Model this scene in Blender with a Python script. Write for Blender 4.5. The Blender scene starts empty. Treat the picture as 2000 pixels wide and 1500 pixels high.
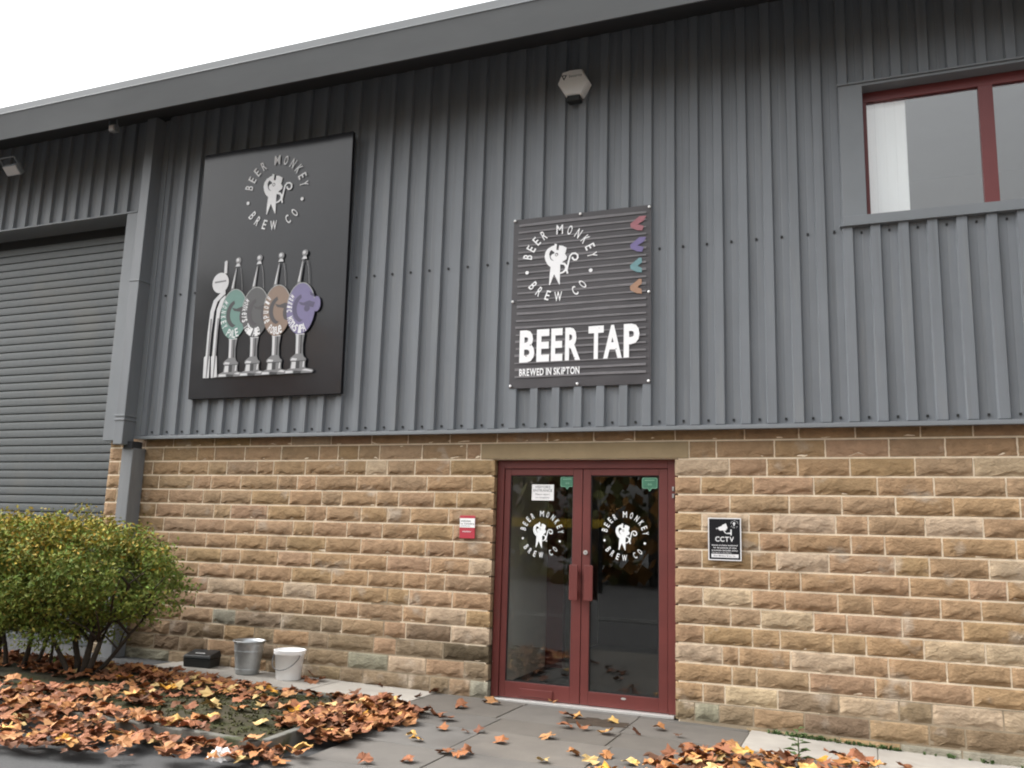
import bpy, bmesh, math, random
from math import sin, cos, pi, radians
from mathutils import Vector, Matrix
random.seed(7)
SC = bpy.context.scene
COL = SC.collection

# ------------------------------------------------------------------ camera, sky, sun, exposure
cd = bpy.data.cameras.new('camera'); cam = bpy.data.objects.new('camera', cd); COL.objects.link(cam)
cd.sensor_width = 36.0; cd.lens = 1705.14 / 2000 * 36
cam.location = (1.8445, -7.3649, 1.4124); cam.rotation_euler = (1.74341, -0.02980, 0.38233)
cd.clip_start = 0.05; cd.clip_end = 600
SC.camera = cam
SUN_EL, SUN_AZ = radians(44), radians(-98)      # behind thick cloud, over the left end of the building
W = bpy.data.worlds.new('World'); SC.world = W; W.use_nodes = True
wn = W.node_tree.nodes; wl = W.node_tree.links
bg = wn['Background']
sky = wn.new('ShaderNodeTexSky'); sky.sky_type = 'NISHITA'; sky.sun_disc = False
sky.sun_elevation = SUN_EL; sky.sun_rotation = SUN_AZ; sky.air_density = 1.6; sky.dust_density = 6.0; sky.ozone_density = 1.0
hs = wn.new('ShaderNodeHueSaturation'); hs.inputs['Saturation'].default_value = 0.10
wl.new(sky.outputs[0], hs.inputs['Color'])
tcw = wn.new('ShaderNodeTexCoord'); sxyz = wn.new('ShaderNodeSeparateXYZ'); wl.new(tcw.outputs['Generated'], sxyz.inputs[0])
ov = wn.new('ShaderNodeMapRange'); ov.inputs['To Min'].default_value = .50; ov.inputs['To Max'].default_value = 1.5   # overcast: zenith three times the horizon, the same all round
wl.new(sxyz.outputs['Z'], ov.inputs['Value'])
vm = wn.new('ShaderNodeVectorMath'); vm.operation = 'SCALE'; wl.new(hs.outputs[0], vm.inputs[0]); wl.new(ov.outputs[0], vm.inputs['Scale'])
wl.new(vm.outputs[0], bg.inputs['Color'])
bg.inputs['Strength'].default_value = 0.15
sd = bpy.data.lights.new('sun', 'SUN'); sd.energy = 0.5; sd.angle = radians(40); sd.color = (1.0, 0.97, 0.93)
sun = bpy.data.objects.new('sun', sd); COL.objects.link(sun)
sdir = Vector((sin(SUN_AZ)*cos(SUN_EL), cos(SUN_AZ)*cos(SUN_EL), sin(SUN_EL)))
sun.rotation_euler = (-sdir).to_track_quat('-Z', 'Y').to_euler()
SC.view_settings.view_transform = 'Standard'; SC.view_settings.look = 'None'
SC.view_settings.gamma = 1; SC.view_settings.use_curve_mapping = False
SC.view_settings.exposure = 1.6
SC.cycles.filter_width = 2.0

# ------------------------------------------------------------------ materials
def nm(name, base=(.5,.5,.5), rough=.7, var=0.12, scale=6.0, detail=6, bump=0.0, bscale=40., metal=0.0, spec=None, attr=None, stretch=None, var2=None, scale2=1.2, coarse=None):
    m = bpy.data.materials.new(name); m.use_nodes = True
    n, l = m.node_tree.nodes, m.node_tree.links
    b = n['Principled BSDF']; b.inputs['Roughness'].default_value = rough; b.inputs['Metallic'].default_value = metal
    if spec is not None: b.inputs['Specular IOR Level'].default_value = spec
    tc = n.new('ShaderNodeTexCoord'); src = tc.outputs['Object']
    geo = n.new('ShaderNodeNewGeometry'); src = geo.outputs['Position']
    if stretch:
        mp = n.new('ShaderNodeMapping'); mp.inputs['Scale'].default_value = stretch; l.new(src, mp.inputs['Vector']); vec = mp.outputs[0]
    else: vec = src
    if attr == 'object':
        oi = n.new('ShaderNodeObjectInfo'); colout = oi.outputs['Color']
    elif attr:
        at = n.new('ShaderNodeAttribute'); at.attribute_name = attr; colout = at.outputs['Color']
    else:
        rg = n.new('ShaderNodeRGB'); rg.outputs[0].default_value = (*base, 1); colout = rg.outputs[0]
    cur = colout
    def layer(cur, sc, amt, vec):
        tx = n.new('ShaderNodeTexNoise'); tx.inputs['Scale'].default_value = sc; tx.inputs['Detail'].default_value = detail; tx.inputs['Roughness'].default_value = .62
        l.new(vec, tx.inputs['Vector'])
        mr = n.new('ShaderNodeMapRange'); mr.inputs['From Min'].default_value = .28; mr.inputs['From Max'].default_value = .72
        mr.inputs['To Min'].default_value = 1 - amt; mr.inputs['To Max'].default_value = 1 + amt
        l.new(tx.outputs['Fac'], mr.inputs['Value'])
        mx = n.new('ShaderNodeVectorMath'); mx.operation = 'SCALE'
        l.new(cur, mx.inputs[0]); l.new(mr.outputs[0], mx.inputs['Scale'])
        return mx.outputs[0]
    if var: cur = layer(cur, scale, var, vec)
    if var2: cur = layer(cur, scale2, var2, src)
    l.new(cur, b.inputs['Base Color'])
    if not metal and spec is None and rough >= .6: b.inputs['Specular IOR Level'].default_value = .3
    if bump:
        bt = n.new('ShaderNodeTexNoise'); bt.inputs['Scale'].default_value = bscale; bt.inputs['Detail'].default_value = 8
        l.new(src, bt.inputs['Vector'])
        bp = n.new('ShaderNodeBump'); bp.inputs['Strength'].default_value = bump; bp.inputs['Distance'].default_value = .01
        l.new(bt.outputs['Fac'], bp.inputs['Height']); l.new(bp.outputs[0], b.inputs['Normal'])
        if coarse:
            ct = n.new('ShaderNodeTexNoise'); ct.inputs['Scale'].default_value = coarse[0]; ct.inputs['Detail'].default_value = 4; ct.inputs['Distortion'].default_value = .6
            cm_ = n.new('ShaderNodeMapping'); cm_.inputs['Scale'].default_value = (1, 1, 1.8); l.new(src, cm_.inputs['Vector']); l.new(cm_.outputs[0], ct.inputs['Vector'])
            cb = n.new('ShaderNodeBump'); cb.inputs['Strength'].default_value = coarse[1]; cb.inputs['Distance'].default_value = .03
            l.new(ct.outputs['Fac'], cb.inputs['Height']); l.new(cb.outputs[0], bp.inputs['Normal'])
    return m

def mix_patch(m, color, scale, lo, hi, seed=0.0, stretch=(1,1,1)):
    """blend a second colour into a material where a noise is high (stains, moss, dust)"""
    n, l = m.node_tree.nodes, m.node_tree.links
    b = n['Principled BSDF']; old = b.inputs['Base Color'].links[0].from_socket
    g = n.new('ShaderNodeNewGeometry'); mp = n.new('ShaderNodeMapping'); mp.inputs['Location'].default_value = (seed, seed*1.7, seed*.3); mp.inputs['Scale'].default_value = stretch
    l.new(g.outputs['Position'], mp.inputs['Vector'])
    t = n.new('ShaderNodeTexNoise'); t.inputs['Scale'].default_value = scale; t.inputs['Detail'].default_value = 7; l.new(mp.outputs[0], t.inputs['Vector'])
    r = n.new('ShaderNodeMapRange'); r.inputs['From Min'].default_value = lo; r.inputs['From Max'].default_value = hi; l.new(t.outputs['Fac'], r.inputs['Value'])
    mx = n.new('ShaderNodeMix'); mx.data_type = 'RGBA'
    l.new(r.outputs[0], mx.inputs['Factor']); l.new(old, mx.inputs[6]); mx.inputs[7].default_value = (*color, 1)
    l.new(mx.outputs[2], b.inputs['Base Color'])
    return m

M = {}
M['clad'] = nm('grey_coated_steel', (.152,.165,.18), .5, .09, 1.6, stretch=(3,3,.3), var2=.06, scale2=2.2)
mix_patch(M['clad'], (.172,.182,.19), 3.0, .55, .75, 4, (6,6,.5))
mix_patch(M['clad'], (.118,.126,.134), 2.2, .56, .80, 9, (9,9,.22))
M['trim'] = nm('grey_trim_steel', (.165,.178,.19), .45, .06, 3)
M['fascia'] = nm('grey_eaves_steel', (.14,.146,.15), .85, .10, 2, stretch=(.3,1,1), spec=.12)
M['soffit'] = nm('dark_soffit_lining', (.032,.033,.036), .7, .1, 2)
M['pipe'] = nm('grey_pipe_steel', (.155,.166,.178), .45, .06, 3, stretch=(4,4,.5))
M['column'] = nm('weathered_grey_column', (.19,.197,.205), .65, .1, 5, stretch=(3,3,.6), bump=.1)
M['slat'] = nm('shutter_slat_paint', (.095,.105,.107), .5, .08, 22)
mix_patch(M['slat'], (.115,.118,.11), 1.3, .55, .75, 11)
M['stone'] = nm('rock_faced_sandstone', (.34,.22,.12), .9, .17, 13, 9, bump=.6, bscale=60, attr='object', var2=.10, scale2=3, coarse=(15, .5))
mix_patch(M['stone'], (.36,.30,.235), 3.6, .60, .74, 3)
M['lintel'] = nm('dressed_sandstone', (.27,.205,.12), .85, .09, 7, 8, bump=.15, bscale=60, var2=.08, scale2=2)
M['mortar'] = nm('cream_mortar', (.74,.63,.48), .9, .12, 14, 8, bump=.3, bscale=120)
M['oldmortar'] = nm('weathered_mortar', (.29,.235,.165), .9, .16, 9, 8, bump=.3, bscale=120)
M['red'] = nm('red_door_paint', (.122,.024,.020), .5, .14, 4)
mix_patch(M['red'], (.105,.032,.026), 7, .62, .8, 2)
M['dred'] = nm('maroon_window_paint', (.15,.028,.028), .42, .06, 5)
M['rubber'] = nm('black_rubber', (.02,.02,.02), .6, 0)
M['black'] = nm('black_plastic', (.016,.018,.019), .45, .08, 10)
M['alu'] = nm('aluminium', (.62,.61,.59), .42, .08, 20, metal=.6)
M['galv'] = nm('galvanised_steel', (.47,.49,.50), .42, .16, 12, metal=.75, stretch=(1,1,.4), var2=.1, scale2=30)
M['wire'] = nm('steel_wire', (.35,.35,.35), .4, 0, metal=.8)
M['wplastic'] = nm('white_plastic', (.9,.9,.9), .45, .03, 8)
M['print'] = nm('white_print', (.72,.72,.73), .6, .05, 30)
M['print1'] = nm('sign_board_print', (.74,.74,.75), .5, .05, 30)
M['roadline'] = nm('worn_road_paint', (.30,.30,.29), .8, .2, 10)
M['decal'] = nm('white_vinyl', (.80,.82,.83), .5, .0)
M['board'] = nm('glossy_black_board', (.018,.0185,.022), .12, .1, 3)
M['banner'] = nm('dark_banner_vinyl', (.050,.046,.050), .5, .12, 4, stretch=(1,1,3))
M['stripe'] = nm('pale_banner_stripe', (.15,.143,.15), .55, .25, 9, stretch=(1,1,6))
M['bprint'] = nm('white_banner_print', (.84,.84,.85), .6, .03, 40)
mix_patch(M['bprint'], (.12,.11,.115), 26, .68, .70, 5)
for k, c in dict(chr_hi=(.55,.55,.56), chr_mid=(.17,.17,.175), chr_lo=(.09,.09,.095), chr_dk=(.03,.03,.032), teal=(.11,.22,.19), teal_hi=(.24,.42,.38), charcoal=(.07,.07,.072), brown=(.22,.15,.11), brown2=(.42,.19,.14), purple=(.155,.135,.26), purple_dk=(.07,.06,.12), rim=(.33,.34,.33), clipdark=(.05,.045,.05),
        ch_red=(.30,.11,.13), ch_purple=(.15,.12,.27), ch_teal=(.13,.26,.28), ch_orange=(.33,.19,.12)).items():
    M[k] = nm('ink_'+k, c, .5, .05, 20)
M['signblk'] = nm('black_sign_face', (.012,.012,.014), .5, 0, spec=.15)
M['plaque'] = nm('red_plaque', (.42,.035,.055), .45, .05, 8)
M['ink'] = nm('dark_ink', (.07,.075,.09), .6, 0)
M['paper'] = nm('white_paper', (.80,.80,.80), .7, .02, 8)
M['sticker'] = nm('green_sticker', (.05,.17,.105), .5, .08, 20)
M['stickhi'] = nm('pale_green_sticker_ink', (.20,.40,.28), .5, 0)
M['alarm'] = nm('white_alarm_plastic', (.78,.78,.77), .4, .04, 6)
M['lamp'] = nm('pale_lamp_glass', (.42,.40,.39), .35, .05, 10)
M['blind'] = nm('white_blind_fabric', (.93,.93,.92), .8, .03, 3, stretch=(60,1,1))
M['roomwall'] = nm('room_wall', (.30,.30,.30), .9, .05, 2)
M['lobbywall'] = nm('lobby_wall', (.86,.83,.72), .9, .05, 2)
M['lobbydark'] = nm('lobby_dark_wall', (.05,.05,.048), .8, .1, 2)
M['lobbyfloor'] = nm('dark_entrance_matting', (.05,.056,.058), .8, .15, 40)
M['concrete'] = nm('pale_concrete', (.34,.315,.28), .85, .10, 5, 8, bump=.2, bscale=70, var2=.1, scale2=1.3)
mix_patch(M['concrete'], (.21,.198,.175), 2.2, .58, .75, 2)
M['flag'] = nm('grey_paving_flag', (.175,.168,.163), .8, .10, 5, 8, bump=.22, bscale=60, attr='object', var2=.12, scale2=1.1)
mix_patch(M['flag'], (.098,.09,.082), 1.9, .56, .74, 8)
M['joint'] = nm('sandy_joint', (.30,.27,.22), .95, .2, 12)
M['kerb'] = nm('mossy_concrete_kerb', (.13,.125,.11), .85, .14, 7, 8, bump=.25, bscale=60)
mix_patch(M['kerb'], (.05,.055,.025), 5, .52, .66, 1)
M['road'] = nm('asphalt', (.058,.058,.058), .9, .2, 60, bump=.3, bscale=120, var2=.1, scale2=.6)
M['moss'] = nm('mossy_soil', (.036,.030,.016), .95, .3, 9, 8, bump=.5, bscale=60, var2=.2, scale2=3)
mix_patch(M['moss'], (.036,.039,.012), 5, .47, .6, 6)
M['soil'] = nm('brown_dirt', (.05,.035,.024), .95, .25, 18, bump=.4, bscale=70)
M['leaf'] = nm('fallen_leaf', (.4,.16,.06), .75, .16, 26, attr='object', bump=.15, bscale=90)
M['leafmass'] = nm('fallen_leaf_litter', (.4,.16,.06), .8, .16, 26, attr='Col', bump=.25, bscale=60)
M['foliage'] = nm('shrub_foliage', (.08,.1,.03), .8, .10, 30, attr='Col')
M['bark'] = nm('dark_shrub_bark', (.045,.036,.028), .9, .25, 20, bump=.4, bscale=60)
M['trees'] = nm('autumn_tree_foliage', (.08,.06,.03), .8, .1, 3, attr='Col')
M['yellow'] = nm('yellow_barrier_paint', (.60,.40,.03), .5, .05, 5)
M['ceiling'] = nm('white_ceiling', (.75,.74,.70), .9, .03, 2)
M['mosst'] = nm('moss_green', (.05,.05,.015), .9, .3, 6)
M['weed'] = nm('green_weed', (.06,.10,.03), .7, .15, 20)

def glass(name, r0, tint):
    m = bpy.data.materials.new(name); m.use_nodes = True
    n, l = m.node_tree.nodes, m.node_tree.links
    for x in list(n):
        if x.type != 'OUTPUT_MATERIAL': n.remove(x)
    out = [x for x in n if x.type == 'OUTPUT_MATERIAL'][0]
    t = n.new('ShaderNodeBsdfTransparent'); t.inputs[0].default_value = (*tint, 1)
    g = n.new('ShaderNodeBsdfGlossy'); g.inputs['Roughness'].default_value = 0.012; g.inputs['Color'].default_value = (1,1,1,1)
    lw = n.new('ShaderNodeLayerWeight'); lw.inputs['Blend'].default_value = .5
    p5 = n.new('ShaderNodeMath'); p5.operation = 'POWER'; p5.inputs[1].default_value = 4.5; l.new(lw.outputs['Facing'], p5.inputs[0])
    mr = n.new('ShaderNodeMapRange'); mr.inputs['To Min'].default_value = r0; mr.inputs['To Max'].default_value = .9; l.new(p5.outputs[0], mr.inputs['Value'])
    mx = n.new('ShaderNodeMixShader'); l.new(mr.outputs[0], mx.inputs[0]); l.new(t.outputs[0], mx.inputs[1]); l.new(g.outputs[0], mx.inputs[2])
    l.new(mx.outputs[0], out.inputs['Surface'])
    return m
M['glass'] = glass('door_glass', .052, (.95,.96,.955))
M['wglass'] = glass('window_glass', .10, (.97,.98,.98))

# ------------------------------------------------------------------ mesh helpers
class MB:
    def __init__(s): s.v = []; s.f = []; s.m = []; s.c = []
    def quad(s, a, b, c, d, mi=0): s.poly([a,b,c,d], mi)
    def poly(s, pts, mi=0, col=None):
        i = len(s.v); s.v += [tuple(p) for p in pts]; s.f.append(tuple(range(i, i+len(pts)))); s.m.append(mi); s.c.append(col)
    def box(s, x0, x1, y0, y1, z0, z1, mi=0, skip=''):
        i = len(s.v)
        s.v += [(x0,y0,z0),(x1,y0,z0),(x1,y1,z0),(x0,y1,z0),(x0,y0,z1),(x1,y0,z1),(x1,y1,z1),(x0,y1,z1)]
        F = dict(b=(0,3,2,1), t=(4,5,6,7), f=(0,1,5,4), r=(1,2,6,5), k=(2,3,7,6), l=(3,0,4,7))
        for k, f in F.items():
            if k not in skip: s.f.append(tuple(i+j for j in f)); s.m.append(mi); s.c.append(None)
    def tube(s, pts, rad, n=8, mi=0, cap=True):
        pts = [Vector(p) for p in pts]
        if not hasattr(rad, '__len__'): rad = [rad]*len(pts)
        rings = []
        for k, p in enumerate(pts):
            d = (pts[min(k+1, len(pts)-1)] - pts[max(k-1, 0)]).normalized()
            u = d.cross(Vector((0,0,1)) if abs(d.z) < .9 else Vector((1,0,0))).normalized(); w = d.cross(u)
            i = len(s.v); s.v += [tuple(p + (u*cos(2*pi*j/n) + w*sin(2*pi*j/n))*rad[k]) for j in range(n)]; rings.append(i)
        for a, b in zip(rings, rings[1:]):
            for j in range(n):
                s.f.append((a+j, a+(j+1)%n, b+(j+1)%n, b+j)); s.m.append(mi); s.c.append(None)
        if cap:
            s.f.append(tuple(rings[0]+j for j in range(n))[::-1]); s.f.append(tuple(rings[-1]+j for j in range(n))); s.m += [mi, mi]; s.c += [None, None]
    def lathe(s, prof, cx, cy, n=28, mi=0):
        rings = []
        for r, z in prof:
            i = len(s.v); s.v += [(cx+r*cos(2*pi*j/n), cy+r*sin(2*pi*j/n), z) for j in range(n)]; rings.append(i)
        for a, b in zip(rings, rings[1:]):
            for j in range(n):
                s.f.append((a+j, a+(j+1)%n, b+(j+1)%n, b+j)); s.m.append(mi); s.c.append(None)
    def mesh(s, name, mats, smooth=False):
        me = bpy.data.meshes.new(name); me.from_pydata(s.v, [], s.f)
        for m in (mats if isinstance(mats, (list, tuple)) else [mats]): me.materials.append(m)
        me.polygons.foreach_set('material_index', s.m)
        if smooth: me.polygons.foreach_set('use_smooth', [True]*len(s.f))
        if any(c is not None for c in s.c):
            at = me.color_attributes.new('Col', 'FLOAT_COLOR', 'CORNER')
            buf = []
            for f, c in zip(s.f, s.c):
                c = c or (.1,.1,.1)
                buf += [c[0], c[1], c[2], 1.0]*len(f)
            at.data.foreach_set('color', buf)
        me.update(); return me
    def obj(s, name, mats, parent=None, smooth=False, bevel=0):
        o = bpy.data.objects.new(name, s.mesh(name, mats, smooth)); COL.objects.link(o)
        if parent: o.parent = parent
        if bevel:
            b = o.modifiers.new('bevel', 'BEVEL'); b.width = bevel; b.segments = 2; b.limit_method = 'ANGLE'
        return o
def tag(o, label=None, cat=None, group=None, kind=None):
    if label: o['label'] = label
    if cat: o['category'] = cat
    if group: o['group'] = group
    if kind: o['kind'] = kind
    return o
def empty(name, label, cat, group=None):
    o = bpy.data.objects.new(name, None); COL.objects.link(o); return tag(o, label, cat, group)
def boxo(name, mat, parent, x0, x1, y0, y1, z0, z1, bevel=0):
    b = MB(); b.box(x0,x1,y0,y1,z0,z1); return b.obj(name, mat, parent, bevel=bevel)

# flat print: 2D outlines filled (holes allowed) in the x-z plane at depth y, with a hair of thickness
def fill(name, loops, y, mat, parent=None, thick=.0008):
    cu = bpy.data.curves.new('outline', 'CURVE'); cu.dimensions = '2D'; cu.fill_mode = 'BOTH'; cu.extrude = thick/2
    for lp in loops:
        sp = cu.splines.new('POLY'); sp.points.add(len(lp)-1)
        for p, (a, b) in zip(sp.points, lp): p.co = (a, b, 0, 1)
        sp.use_cyclic_u = True
    t = bpy.data.objects.new('outline', cu); COL.objects.link(t)
    dg = bpy.context.evaluated_depsgraph_get(); me = bpy.data.meshes.new_from_object(t.evaluated_get(dg))
    bpy.data.objects.remove(t)
    for v in me.vertices: a, b, c = v.co; v.co = (a, y + c, b)
    me.flip_normals() if hasattr(me, 'flip_normals') else None
    me.name = name; me.materials.clear(); me.materials.append(mat)
    o = bpy.data.objects.new(name, me); COL.objects.link(o)
    if parent: o.parent = parent
    return o
_gl = {}
def glyph(ch, off=0.0):
    k = (ch, off)
    if k not in _gl:
        cu = bpy.data.curves.new('glyph', 'FONT'); cu.body = ch; cu.size = 1; cu.offset = off; cu.resolution_u = 3; cu.dimensions = '2D'; cu.fill_mode = 'BOTH'
        t = bpy.data.objects.new('glyph', cu); COL.objects.link(t)
        dg = bpy.context.evaluated_depsgraph_get(); me = bpy.data.meshes.new_from_object(t.evaluated_get(dg))
        v = [(q.co.x, q.co.y) for q in me.vertices]; f = [tuple(p.vertices) for p in me.polygons]
        bpy.data.objects.remove(t); bpy.data.meshes.remove(me)
        xs = [a for a, b in v] or [0]; ys = [b for a, b in v] or [0]
        _gl[k] = (v, f, min(xs), max(xs), min(ys), max(ys))
    return _gl[k]
CAPH = None
class Text:
    def __init__(s): s.b = MB()
    def put(s, ch, cx, cz, w, h, rot, y, off=.0):
        """one capital, its box w x h centred on (cx, cz)"""
        v, f, x0, x1, y0, y1 = glyph(ch, off)
        i = len(s.b.v); c_, s_ = cos(rot), sin(rot)
        for a, b in v:
            u = ((a-x0)/(x1-x0)-.5)*w; q = ((b-y0)/(y1-y0)-.5)*h
            s.b.v.append((cx+u*c_-q*s_, y, cz+u*s_+q*c_))
        for p in f: s.b.f.append(tuple(i+j for j in p)); s.b.m.append(0); s.b.c.append(None)
    def line(s, txt, x0, z0, x1, h, y, off=.0, mid=None):
        """a line of text with its baseline at z0, fitted between x0 and x1; h = capital height"""
        H = glyph('H', off)[5]-glyph('H', off)[4]; k = h/H
        adv = 0; pos = []
        for ch in txt:
            if ch == ' ': adv += .30; continue
            g = glyph(ch, off); pos.append((ch, adv-g[2])); adv += g[3]-g[2]+.09
        sx = (x1-x0)/(adv-.09)
        for ch, p in pos:
            v, f, *_ = glyph(ch, off); i = len(s.b.v)
            s.b.v += [(x0+(a+p)*sx, y, z0+b*k) for a, b in v]
            for q in f: s.b.f.append(tuple(i+j for j in q)); s.b.m.append(0); s.b.c.append(None)
    def obj(s, name, mat, parent): return s.b.obj(name, mat, parent)

def gh(x):
    P = [(-60,.3),(-7,.075),(-4.8,.053),(-3.2,.028),(-1.3,.003),(.343,-.006),(1.44,-.038),(2.79,-.078),(6,-.16),(60,-.4)]
    for (a, za), (b, zb) in zip(P, P[1:]):
        if a <= x <= b: return za+(zb-za)*(x-a)/(b-a)
    return P[0][1] if x < 0 else P[-1][1]

# ================================================================== THE BUILDING
B = empty('industrial_unit', 'grey clad industrial unit on a sandstone base with red glazed entrance doors', 'building')
DX0, DX1, DH = -1.30, 0.345, 2.10            # entrance opening
XL, XR = -5.48, 4.6

# ---- stone wall: mortar bed, every stone a piece, a dressed lintel
mb = MB()
mb.box(XL, DX0-.03, -.003, .16, -.4, 2.36); mb.box(DX1+.03, XR, -.003, .16, -.4, 2.36); mb.box(DX0-.03, DX1+.03, -.003, .16, DH, 2.36)
mb.box(-5.985, XL, -.003, .10, -.4, 2.36)
wall = mb.obj('stone_wall', M['mortar'], B)
# older, browner pointing in the lowest courses, with a ragged upper limit
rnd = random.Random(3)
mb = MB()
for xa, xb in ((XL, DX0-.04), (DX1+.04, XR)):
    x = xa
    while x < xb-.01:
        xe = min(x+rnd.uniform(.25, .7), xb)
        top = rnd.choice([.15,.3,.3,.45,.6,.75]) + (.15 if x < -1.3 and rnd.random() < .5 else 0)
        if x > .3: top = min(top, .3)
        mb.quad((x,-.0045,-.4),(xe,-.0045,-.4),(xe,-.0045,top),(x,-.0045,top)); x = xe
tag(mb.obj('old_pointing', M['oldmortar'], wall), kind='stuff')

JOINTS = {14:[-5.217,-4.755,-4.523,-4.131,-3.675,-3.218,-2.996,-2.761,-2.524,-2.06,-1.594,['L',-1.448],['R',0.469],0.695,1.161,1.55,2.016,2.41,2.89],13:[-5.348,-4.98,-4.59,-4.349,-3.96,-3.759,-3.37,-2.908,-2.666,-2.43,-2.129,-1.756,'D',0.799,1.099,1.337,1.729,2.194,2.592],12:[-5.243,-4.775,-4.537,-4.153,-3.695,-3.456,-3.23,-2.76,-2.378,-1.993,-1.529,'D',0.565,0.988,1.456,1.922,2.318,2.799],11:[-5.09,-4.628,-4.393,-4.004,-3.541,-3.152,-2.921,-2.532,-2.288,-1.909,-1.676,'D',0.8,1.265,1.659,2.045,2.441],10:[-5.247,-4.863,-4.47,-4.252,-3.79,-3.332,-3.087,-2.69,-2.402,-2.153,-1.754,'D',0.572,0.95,1.142,1.609,1.846,2.244,2.632],9:[-5.122,-4.695,-4.315,-3.933,-3.466,-3.23,-2.843,-2.448,-2.063,-1.702,'D',0.691,1.028,1.258,1.716,1.957,2.352,2.838],8:[-5.034,-4.537,-4.152,-3.768,-3.532,-3.075,-2.675,-2.218,-1.98,-1.687,'D',0.569,0.965,1.159,1.551,2.022,2.258,2.655],7:[-4.775,-4.328,-4.085,-3.623,-3.229,-2.785,-2.379,-1.919,-1.524,'D',0.712,1.097,1.336,1.727,2.117,2.515,2.761],6:[-4.603,-4.15,-3.858,-3.445,-2.981,-2.576,-2.195,-1.959,-1.765,'D',0.575,0.964,1.215,1.605,1.853,2.319,2.587],5:[-4.466,-4.013,-3.528,-3.151,-2.757,-2.355,-2.127,-1.682,'D',0.794,1.029,1.425,1.666,2.053,2.457],4:[-4.601,-4.196,-3.674,-3.287,-2.907,-2.662,-2.183,-1.938,-1.54,'D',0.579,0.962,1.172,1.562,1.797,2.194,2.598],3:[-4.771,-4.367,-4.084,-3.526,-3.063,-2.832,-2.375,-2.142,-1.681,'D',0.726,0.854,1.247,1.707,1.947,2.339,2.751],2:[-4.908,-4.679,-4.209,-3.837,-3.609,-3.191,-2.976,-2.475,-2.235,-1.751,'D',0.8,0.989,1.382,1.851,2.091,2.499],1:[-5.101,-4.768,-4.399,-3.99,-3.559,-3.202,-2.743,-2.313,-1.92,-1.536,'D',0.57,0.743,1.145,1.591,2.006,2.227,2.685],0:[-4.884,-4.421,-4.1,-3.666,-3.248,-2.816,-2.57,-2.095,-1.87,-1.681,-1.475,'D',0.503,0.697,0.961,1.337,1.8,2.201,2.437],15:[-5.093,-4.539,-4.074,-3.563,-3.085,-2.62,-2.218,-1.77,-1.289,-0.798,-0.367,0.001,0.352,0.926,1.353,1.777,2.244,2.605],-1:[1.142,1.585,2.007,2.41]}
def stone_mesh(w, h, seed, rough=1.0):
    """rock-faced block, front face towards -y, local origin at its lower left corner"""
    r = random.Random(seed)
    nx = max(4, int(w/.045)); nz = 6
    zs = [0,.10,.24,.45,.70,.90,1]
    dep = [.005,.008,.018,.020,.017,.012,.006]
    ph = [r.uniform(0, 6.3) for _ in range(6)]
    chip = [r.uniform(-.6, 1) for _ in range(nx+1)]
    V = []; F = []
    for j in range(nz+1):
        for i in range(nx+1):
            u = i/nx; v = zs[j]
            if 0 < j < nz:
                v += r.uniform(-.035, .035)
                if j in (1, 2): v += .09*sin(u*7+ph[0])*max(0, chip[i]) + .06*sin(u*17+ph[1]) + r.uniform(-.03,.03)
            d = dep[j]*rough*(1 + .25*sin(u*6+ph[2]+j) + .18*sin(u*13+ph[3]-j*2)) + r.uniform(-.0045, .0045)*rough
            if j in (0, nz): d = dep[j]
            e = min(u, 1-u)*w
            if e < .012: d = min(d, .006)
            elif e < .03: d *= .8
            uu = u + (r.uniform(-.25, .25)/nx if 0 < i < nx else 0)
            V.append((uu*w + (r.uniform(-.002,.002) if 0<j<nz else 0), -d, max(0, min(1, v))*h))
    for j in range(nz):
        for i in range(nx):
            a = j*(nx+1)+i; F.append((a, a+1, a+nx+2, a+nx+1))
    n0 = len(V); T = .07
    rim = [j*(nx+1) for j in range(nz+1)], [j*(nx+1)+nx for j in range(nz+1)], list(range(nx+1)), [nz*(nx+1)+i for i in range(nx+1)]
    for q, lst in enumerate(rim):
        b0 = len(V); V += [(V[k][0], T, V[k][2]) for k in lst]
        for k in range(len(lst)-1): F.append((lst[k], lst[k+1], b0+k+1, b0+k))
    return V, F
TAN, PINK, YEL, GREY, PALE, DARK, WET = (.315,.200,.112), (.322,.203,.120), (.308,.199,.108), (.305,.202,.120), (.405,.298,.198), (.185,.125,.078), (.085,.062,.036)
DIM = (.235,.168,.102); GRN = (.25,.225,.165)
SPEC = {(6,.85):PALE,(5,1.03):PALE,(3,.5):PALE,(4,2.35):PALE,(1,.95):PALE,(1,1.35):DIM,(1,1.8):PALE,(1,2.1):DIM,(1,2.5):PALE,(0,.42):DIM,(0,.6):GRN,(0,.85):DIM,(0,1.15):GREY,(0,1.55):DARK,(0,2.0):GREY,(0,2.3):DARK,(0,2.8):DARK,
        (2,-1.5):WET,(3,-1.5):PALE,(4,-1.72):PALE,(3,-1.9):DARK,(1,-2.1):PALE,(2,-4.0):YEL,(2,-4.4):DARK,(2,-4.8):DARK,(1,-4.2):PINK,(1,-4.6):DARK,(1,-4.95):DARK,(2,-2.4):PINK,(3,-2.2):PINK,(4,-2.4):GREY,
        (12,-1.7):TAN,(12,-2.2):GREY,(13,-2.3):GREY,(13,2.8):PALE,(12,2.5):GREY,(11,1.8):GREY}
nst = 0; far = MB()
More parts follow.
